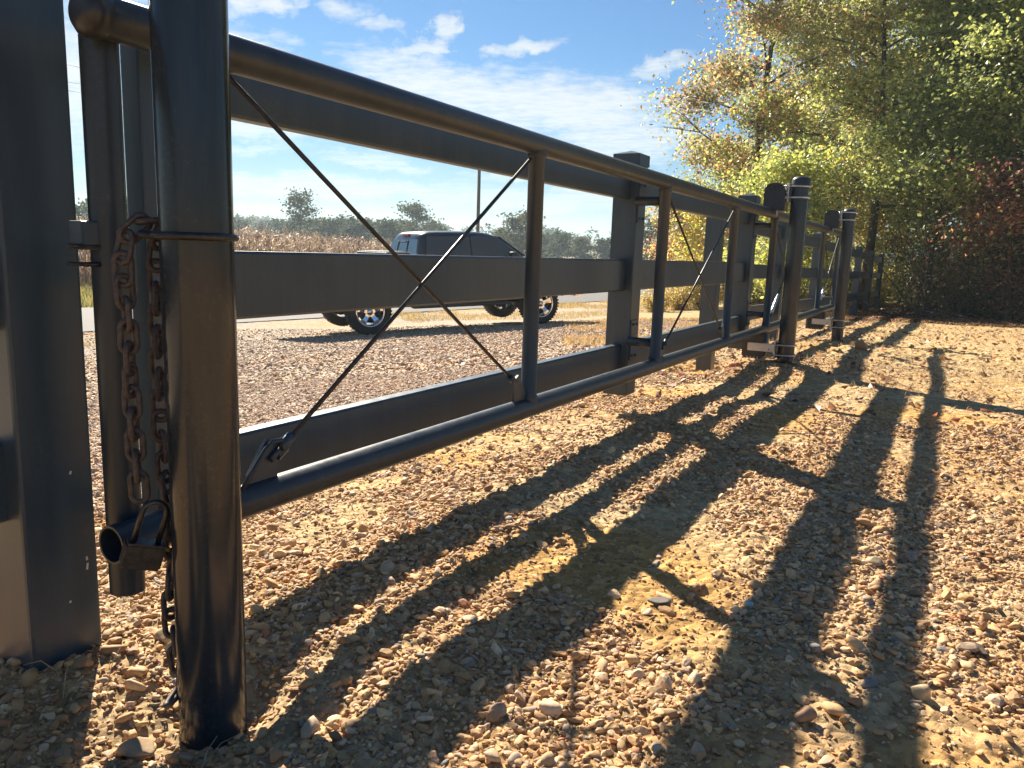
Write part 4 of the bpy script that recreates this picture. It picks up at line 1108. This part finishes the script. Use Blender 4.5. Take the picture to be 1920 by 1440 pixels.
# ================================================================== PICKUP TRUCK
M['truckpaint'] = mat_plain('dark grey truck paint', (.030, .036, .043), rough=.25, spec=.6, scale=3, var=.04, bump=0)
M['glass'] = mat_plain('tinted window glass', (.012, .016, .020), rough=.06, spec=.9, scale=3, var=.1, bump=0)
M['rearglass'] = mat_plain('rear window glass', (.10, .12, .14), rough=.07, spec=1.0, metallic=.5, scale=3, var=.1, bump=0)  # lighter blue-grey than the side glass: sky reflection put into the colour
M['rubber'] = mat_plain('tyre rubber', (.022, .022, .024), rough=.8, scale=60, var=.2)
M['chrome'] = mat_plain('chrome', (.75, .76, .78), rough=.10, metallic=1.0, scale=4, var=.05, bump=0)
M['redlens'] = mat_plain('red lamp lens', (.55, .02, .03), rough=.2, scale=10, var=.1, bump=0)
M['lens'] = mat_plain('clear lamp lens', (.6, .6, .6), rough=.12, scale=10, var=.1, bump=0)
HX, HY = -9.044, 11.078; HD = (.52992, .84805); WB = 3.61
TZ0 = gz(HX, HY)
rzt = math.atan2(HD[1], HD[0])
truck = empty('pickup_truck', (HX, HY, TZ0), 'dark grey crew cab pickup truck parked on the gravel yard behind the gate', 'pickup truck', rz=rzt)
# pitch it to sit on the sloping yard
zf = gz(HX + HD[0] * WB, HY + HD[1] * WB); truck.rotation_euler = (0, -math.atan2(zf - TZ0, WB), rzt)
# local frame: x forward from the rear axle, y to the left, near (right hand) side at y = 0, far side at y = 2.0
WID = 1.90; NS = .06
def arc(cx, r, a0, a1, n=10): return [(cx + r * cos(radians(a0 + (a1 - a0) * k / n)), .43 + r * sin(radians(a0 + (a1 - a0) * k / n))) for k in range(n + 1)]
def xprism(mb, poly, y0, y1, inset=0.0):
    mb.prism(poly, 'y', y0, y1)
# lower body in one profile with wheel arches
prof = [(-1.15, .62)] + [(-.58, .60)] + arc(0, .52, 160, 20)[0:] + [(.60, .52), (3.0, .52)] + arc(WB, .52, 160, 20) + [(WB + .52, .60), (4.40, .62), (4.46, .85), (4.38, 1.12), (4.13, 1.20), (3.25, 1.27), (2.95, 1.27), (.98, 1.27), (.97, 1.33), (-1.12, 1.33), (-1.17, 1.25)]
mb = MB(); xprism(mb, prof, NS, NS + WID)
body = mb.build('body', M['truckpaint'], truck)
bv = body.modifiers.new('bevel', 'BEVEL'); bv.width = .035; bv.segments = 3; bv.limit_method = 'ANGLE'; bv.angle_limit = radians(40)
# cab greenhouse: lofted sections, narrower at the roof
secs = [(.98, 1.27), (1.03, 1.27)]
def cabring(z, x0, x1, ins, c=.08):
    y0, y1 = NS + ins, NS + WID - ins
    return [(x0, y0 + c, z), (x0 + c * .5, y0, z), (x1 - c, y0, z), (x1, y0 + c * 2, z), (x1, y1 - c * 2, z), (x1 - c, y1, z), (x0 + c * .5, y1, z), (x0, y1 - c, z)]
rings = [cabring(1.25, .98, 3.48, .03), cabring(1.34, .99, 3.38, .05), cabring(1.55, 1.03, 3.12, .12), cabring(1.72, 1.07, 2.86, .18), cabring(1.82, 1.12, 2.66, .24, .10), cabring(1.87, 1.28, 2.36, .34, .12)]
mb = MB(); vs = sum(rings, []); fs = []
for i in range(len(rings) - 1):
    for j in range(8): fs.append((i * 8 + j, i * 8 + (j + 1) % 8, i * 8 + 8 + (j + 1) % 8, i * 8 + 8 + j))
fs.append(tuple((len(rings) - 1) * 8 + j for j in range(8))); fs.append(tuple(reversed(range(8))))
mb.add(vs, fs, True); cab = mb.build('cab', M['truckpaint'], truck)
md = cab.modifiers.new('sub', 'SUBSURF'); md.levels = 2; md.render_levels = 2
for e in (): pass
def pane(name, q, mat, par=None, t=.006):
    """thin glass slab from four corners ordered round, thickened along its normal"""
    q = [Vector(p) for p in q]; n = (q[1] - q[0]).cross(q[3] - q[0]).normalized() * t
    mb = MB(); mb.add([p - n for p in q] + [p + n for p in q], [(0, 1, 2, 3), (7, 6, 5, 4), (0, 1, 5, 4), (1, 2, 6, 5), (2, 3, 7, 6), (3, 0, 4, 7)]); return mb.build(name, mat, par or truck)
for side in (0, 1):
    Y = lambda ins: NS + ins - .03 if side == 0 else NS + WID - ins + .03
    pane('side_window', [(1.10, Y(.035), 1.31), (2.06, Y(.035), 1.31), (2.06, Y(.175), 1.76), (1.19, Y(.175), 1.76)], M['glass'])
    pane('side_window', [(2.08, Y(.035), 1.31), (3.22, Y(.035), 1.31), (2.60, Y(.175), 1.76), (2.08, Y(.175), 1.76)], M['glass'])
pane('windshield', [(3.39, NS + .20, 1.34), (3.39, NS + WID - .20, 1.34), (2.83, NS + WID - .36, 1.755), (2.83, NS + .36, 1.755)], M['glass'])
rw = pane('rear_window', [(1.005, NS + .20, 1.37), (1.005, NS + WID - .20, 1.37), (1.085, NS + WID - .30, 1.70), (1.085, NS + .30, 1.70)], M['rearglass'], t=.018)
mb = MB()
for (a, b_) in (((.990, NS + .72, 1.385), (1.055, NS + .75, 1.68)), ((.990, NS + 1.26, 1.385), (1.055, NS + 1.23, 1.68))): mb.tube([a, b_], .012, 6)
for zz_ in (1.385, 1.66): mb.tube([(.985 + (zz_ - 1.385) * .22, NS + .73, zz_), (.985 + (zz_ - 1.385) * .22, NS + 1.25, zz_)], .010, 6)
mb.build('window_frame', M['plastic'], rw)
mb = MB(); mb.box((1.10, NS + WID / 2, 1.785), (.05, .30, .05), .012); mb.build('brake_light', M['redlens'], truck)
# bed: hollow well, toolbox, tailgate
mb = MB(); mb.box((-.10, NS + WID / 2, 1.315), (1.98, 1.62, .045), .004); mb.build('bed_cover', M['plastic'], truck)
mb = MB(); mb.box((.60, NS + WID / 2, 1.40), (.48, 1.70, .14), .012)
mb.build('toolbox', M['black'], truck)
tb = MB()
for k in range(16): tb.box((.60, NS + .20 + k * .105, 1.478), (.46, .05, .018), .004)
tb.build('tread_strip', M['black'], truck.children[-1])
for side in (0, 1):
    mb = MB(); y_ = NS + .03 if side == 0 else NS + WID - .03
    mb.box((-.08, y_, 1.345), (2.10, .09, .035), .008); mb.build('bed_rail', M['plastic'], truck)
mb = MB(); mb.box((-1.185, NS + WID / 2, 1.02), (.05, 1.50, .56), .02); tg = mb.build('tailgate', M['truckpaint'], truck)
mb = MB(); mb.box((-1.225, NS + WID / 2, 1.16), (.03, .30, .08), .01); mb.build('handle', M['plastic'], tg)
for y_ in (NS + .12, NS + WID - .12):
    mb = MB(); mb.box((-1.18, y_, 1.05), (.06, .16, .44), .02); mb.build('tail_light', M['redlens'], truck)
mb = MB(); mb.box((-1.30, NS + WID / 2, .66), (.20, 1.95, .20), .04); mb.build('rear_bumper', M['chrome'], truck)
mb = MB(); mb.box((4.50, NS + WID / 2, .66), (.20, 1.98, .26), .06); mb.build('front_bumper', M['chrome'], truck)
mb = MB(); mb.box((4.455, NS + WID / 2, .98), (.06, 1.20, .34), .02); mb.build('grille', M['chrome'], truck)
for y_ in (NS + .20, NS + WID - .20):
    mb = MB(); mb.box((4.40, y_, 1.0), (.12, .34, .24), .03); mb.build('headlight', M['lens'], truck)
# doors: seams and handles, mirrors, running boards, wheel arch lips
for (x0, x1) in ((1.02, 2.02), (2.06, 3.16)):
    for side in (0, 1):
        y_ = NS - .004 if side == 0 else NS + WID + .004
        mb = MB(); mb.box(((x0 + x1) / 2, y_, .92), (x1 - x0 - .02, .014, .66), .006); dr = mb.build('door', M['truckpaint'], truck)
        mb = MB(); yy_ = y_ + (-.022 if side == 0 else .022); mb.box((x0 + .14, yy_, 1.15), (.20, .02, .035), .008); mb.build('handle', M['truckpaint'], dr)
for side in (0, 1):
    y_ = NS - .16 if side == 0 else NS + WID + .16
    mb = MB(); mb.box((2.86, y_, 1.37), (.12, .18, .19), .04); mb.tube([(2.88, NS + .02 if side == 0 else NS + WID - .02, 1.33), (2.88, y_, 1.34)], .022, 8); mb.build('mirror', M['plastic'], truck)
    y_ = NS - .03 if side == 0 else NS + WID + .03
    mb = MB(); mb.box((1.83, y_, .47), (2.05, .16, .06), .02); mb.build('running_board', M['plastic'], truck)
    for cx in (0, WB):
        mb = MB(); pts = [(cx + .52 * cos(radians(a)), NS - .012 if side == 0 else NS + WID + .012, .43 + .52 * sin(radians(a))) for a in range(15, 166, 10)]
        mb.tube(pts, .028, 6); mb.build('fender_flare', M['plastic'], truck)
mb = MB(); mb.box((1.7, NS + WID / 2, .50), (5.0, .9, .16), .02); mb.build('chassis', M['plastic'], truck)
for cx in (0, WB):
    mb = MB(); mb.tube([(cx, NS + .25, .41), (cx, NS + WID - .25, .41)], .06, 10); mb.lathe((cx, NS + WID / 2, .41), [(.001, -.16), (.12, -.12), (.16, 0), (.12, .12), (.001, .16)], 16, 'y'); mb.build('axle', M['plastic'], truck)
# wheels
RW = .41
def wheel(cx, yc, sgn):
    # sgn -1: outer face towards -y
    mb = MB(); w = .14
    pr = [(.27, -w), (.33, -w - .004), (.385, -w + .012), (RW, -w + .04), (RW + .002, 0), (RW, w - .04), (.385, w - .012), (.33, w + .004), (.27, w)]
    mb.lathe((cx, yc, RW), pr, 40, 'y'); 
    for k in range(40):
        a = 2 * pi * k / 40
        for (yy_, sh) in ((-.075, 0), (.075, .5)):
            aa = a + sh * 2 * pi / 40
            mb.box((cx + (RW + .004) * cos(aa), yc + yy_, RW + (RW + .004) * sin(aa)), (.010, .10, .030), 0, Matrix.Rotation(-aa, 3, 'Y'))
    ty = mb.build('tyre', M['rubber'], truck)
    mb = MB(); yo = yc + sgn * .135
    mb.lathe((cx, yc, RW), [(.272, sgn * .14), (.262, sgn * .148), (.245, sgn * .135), (.238, sgn * .05), (.232, -sgn * .13), (.27, -sgn * .14)], 40, 'y')
    rim = mb.build('rim', M['chrome'], ty)
    for k in range(5):
        a = 2 * pi * k / 5 + pi / 2; d = Vector((cos(a), 0, sin(a))); n = Vector((-sin(a), 0, cos(a))); c = Vector((cx, 0, RW))
        q = [(.05, .050), (.10, .036), (.19, .046), (.243, .070)]
        vs = []
        for (rad_, hw) in q:
            for s_ in (-1, 1):
                for dy in (.0, -.035): 
                    p = c + d * rad_ + n * s_ * hw; vs.append((p.x, yo - sgn * .012 - sgn * .035 * (1 if dy else 0) - sgn * (.02 if rad_ < .12 else 0), p.z))
        fs = []
        for i in range(3):
            b0 = i * 4; b1 = b0 + 4; fs += [(b0, b0 + 2, b1 + 2, b1), (b0 + 1, b1 + 1, b1 + 3, b0 + 3), (b0, b1, b1 + 1, b0 + 1), (b0 + 2, b0 + 3, b1 + 3, b1 + 2)]
        fs += [(0, 1, 3, 2), (12, 14, 15, 13)]
        mb = MB(); mb.add(vs, fs); mb.build('spoke', M['chrome'], ty)
    mb = MB(); mb.lathe((cx, yo - sgn * .03, RW), [(.001, sgn * .02), (.05, sgn * .018), (.06, sgn * .0), (.06, -sgn * .04), (.001, -sgn * .04)], 20, 'y'); mb.build('hub_cap', M['chrome'], ty)
    mb = MB(); mb.lathe((cx, yo - sgn * .09, RW), [(.001, 0), (.20, 0), (.20, sgn * .012), (.001, sgn * .012)], 28, 'y'); mb.build('brake_disc', M['darkmetal'], ty)
for cx in (0, WB):
    wheel(cx, NS + .13, -1); wheel(cx, NS + WID - .13, 1)

# ================================================================== HAZE
mh = bpy.data.materials.new('haze'); mh.use_nodes = True; nt = mh.node_tree; nt.nodes.clear()
oo = N(nt, 'ShaderNodeOutputMaterial'); pv = N(nt, 'ShaderNodeVolumePrincipled')
pv.inputs['Color'].default_value = (.70, .88, 1.0, 1); pv.inputs['Density'].default_value = .0008; pv.inputs['Anisotropy'].default_value = .3
L(nt, pv.outputs[0], oo.inputs['Volume'])
mb = MB(); mb.box((-250, 250, 17.5), (1700, 1700, 41), 0); hz = mb.build('haze', mh); tag(hz, kind='stuff')
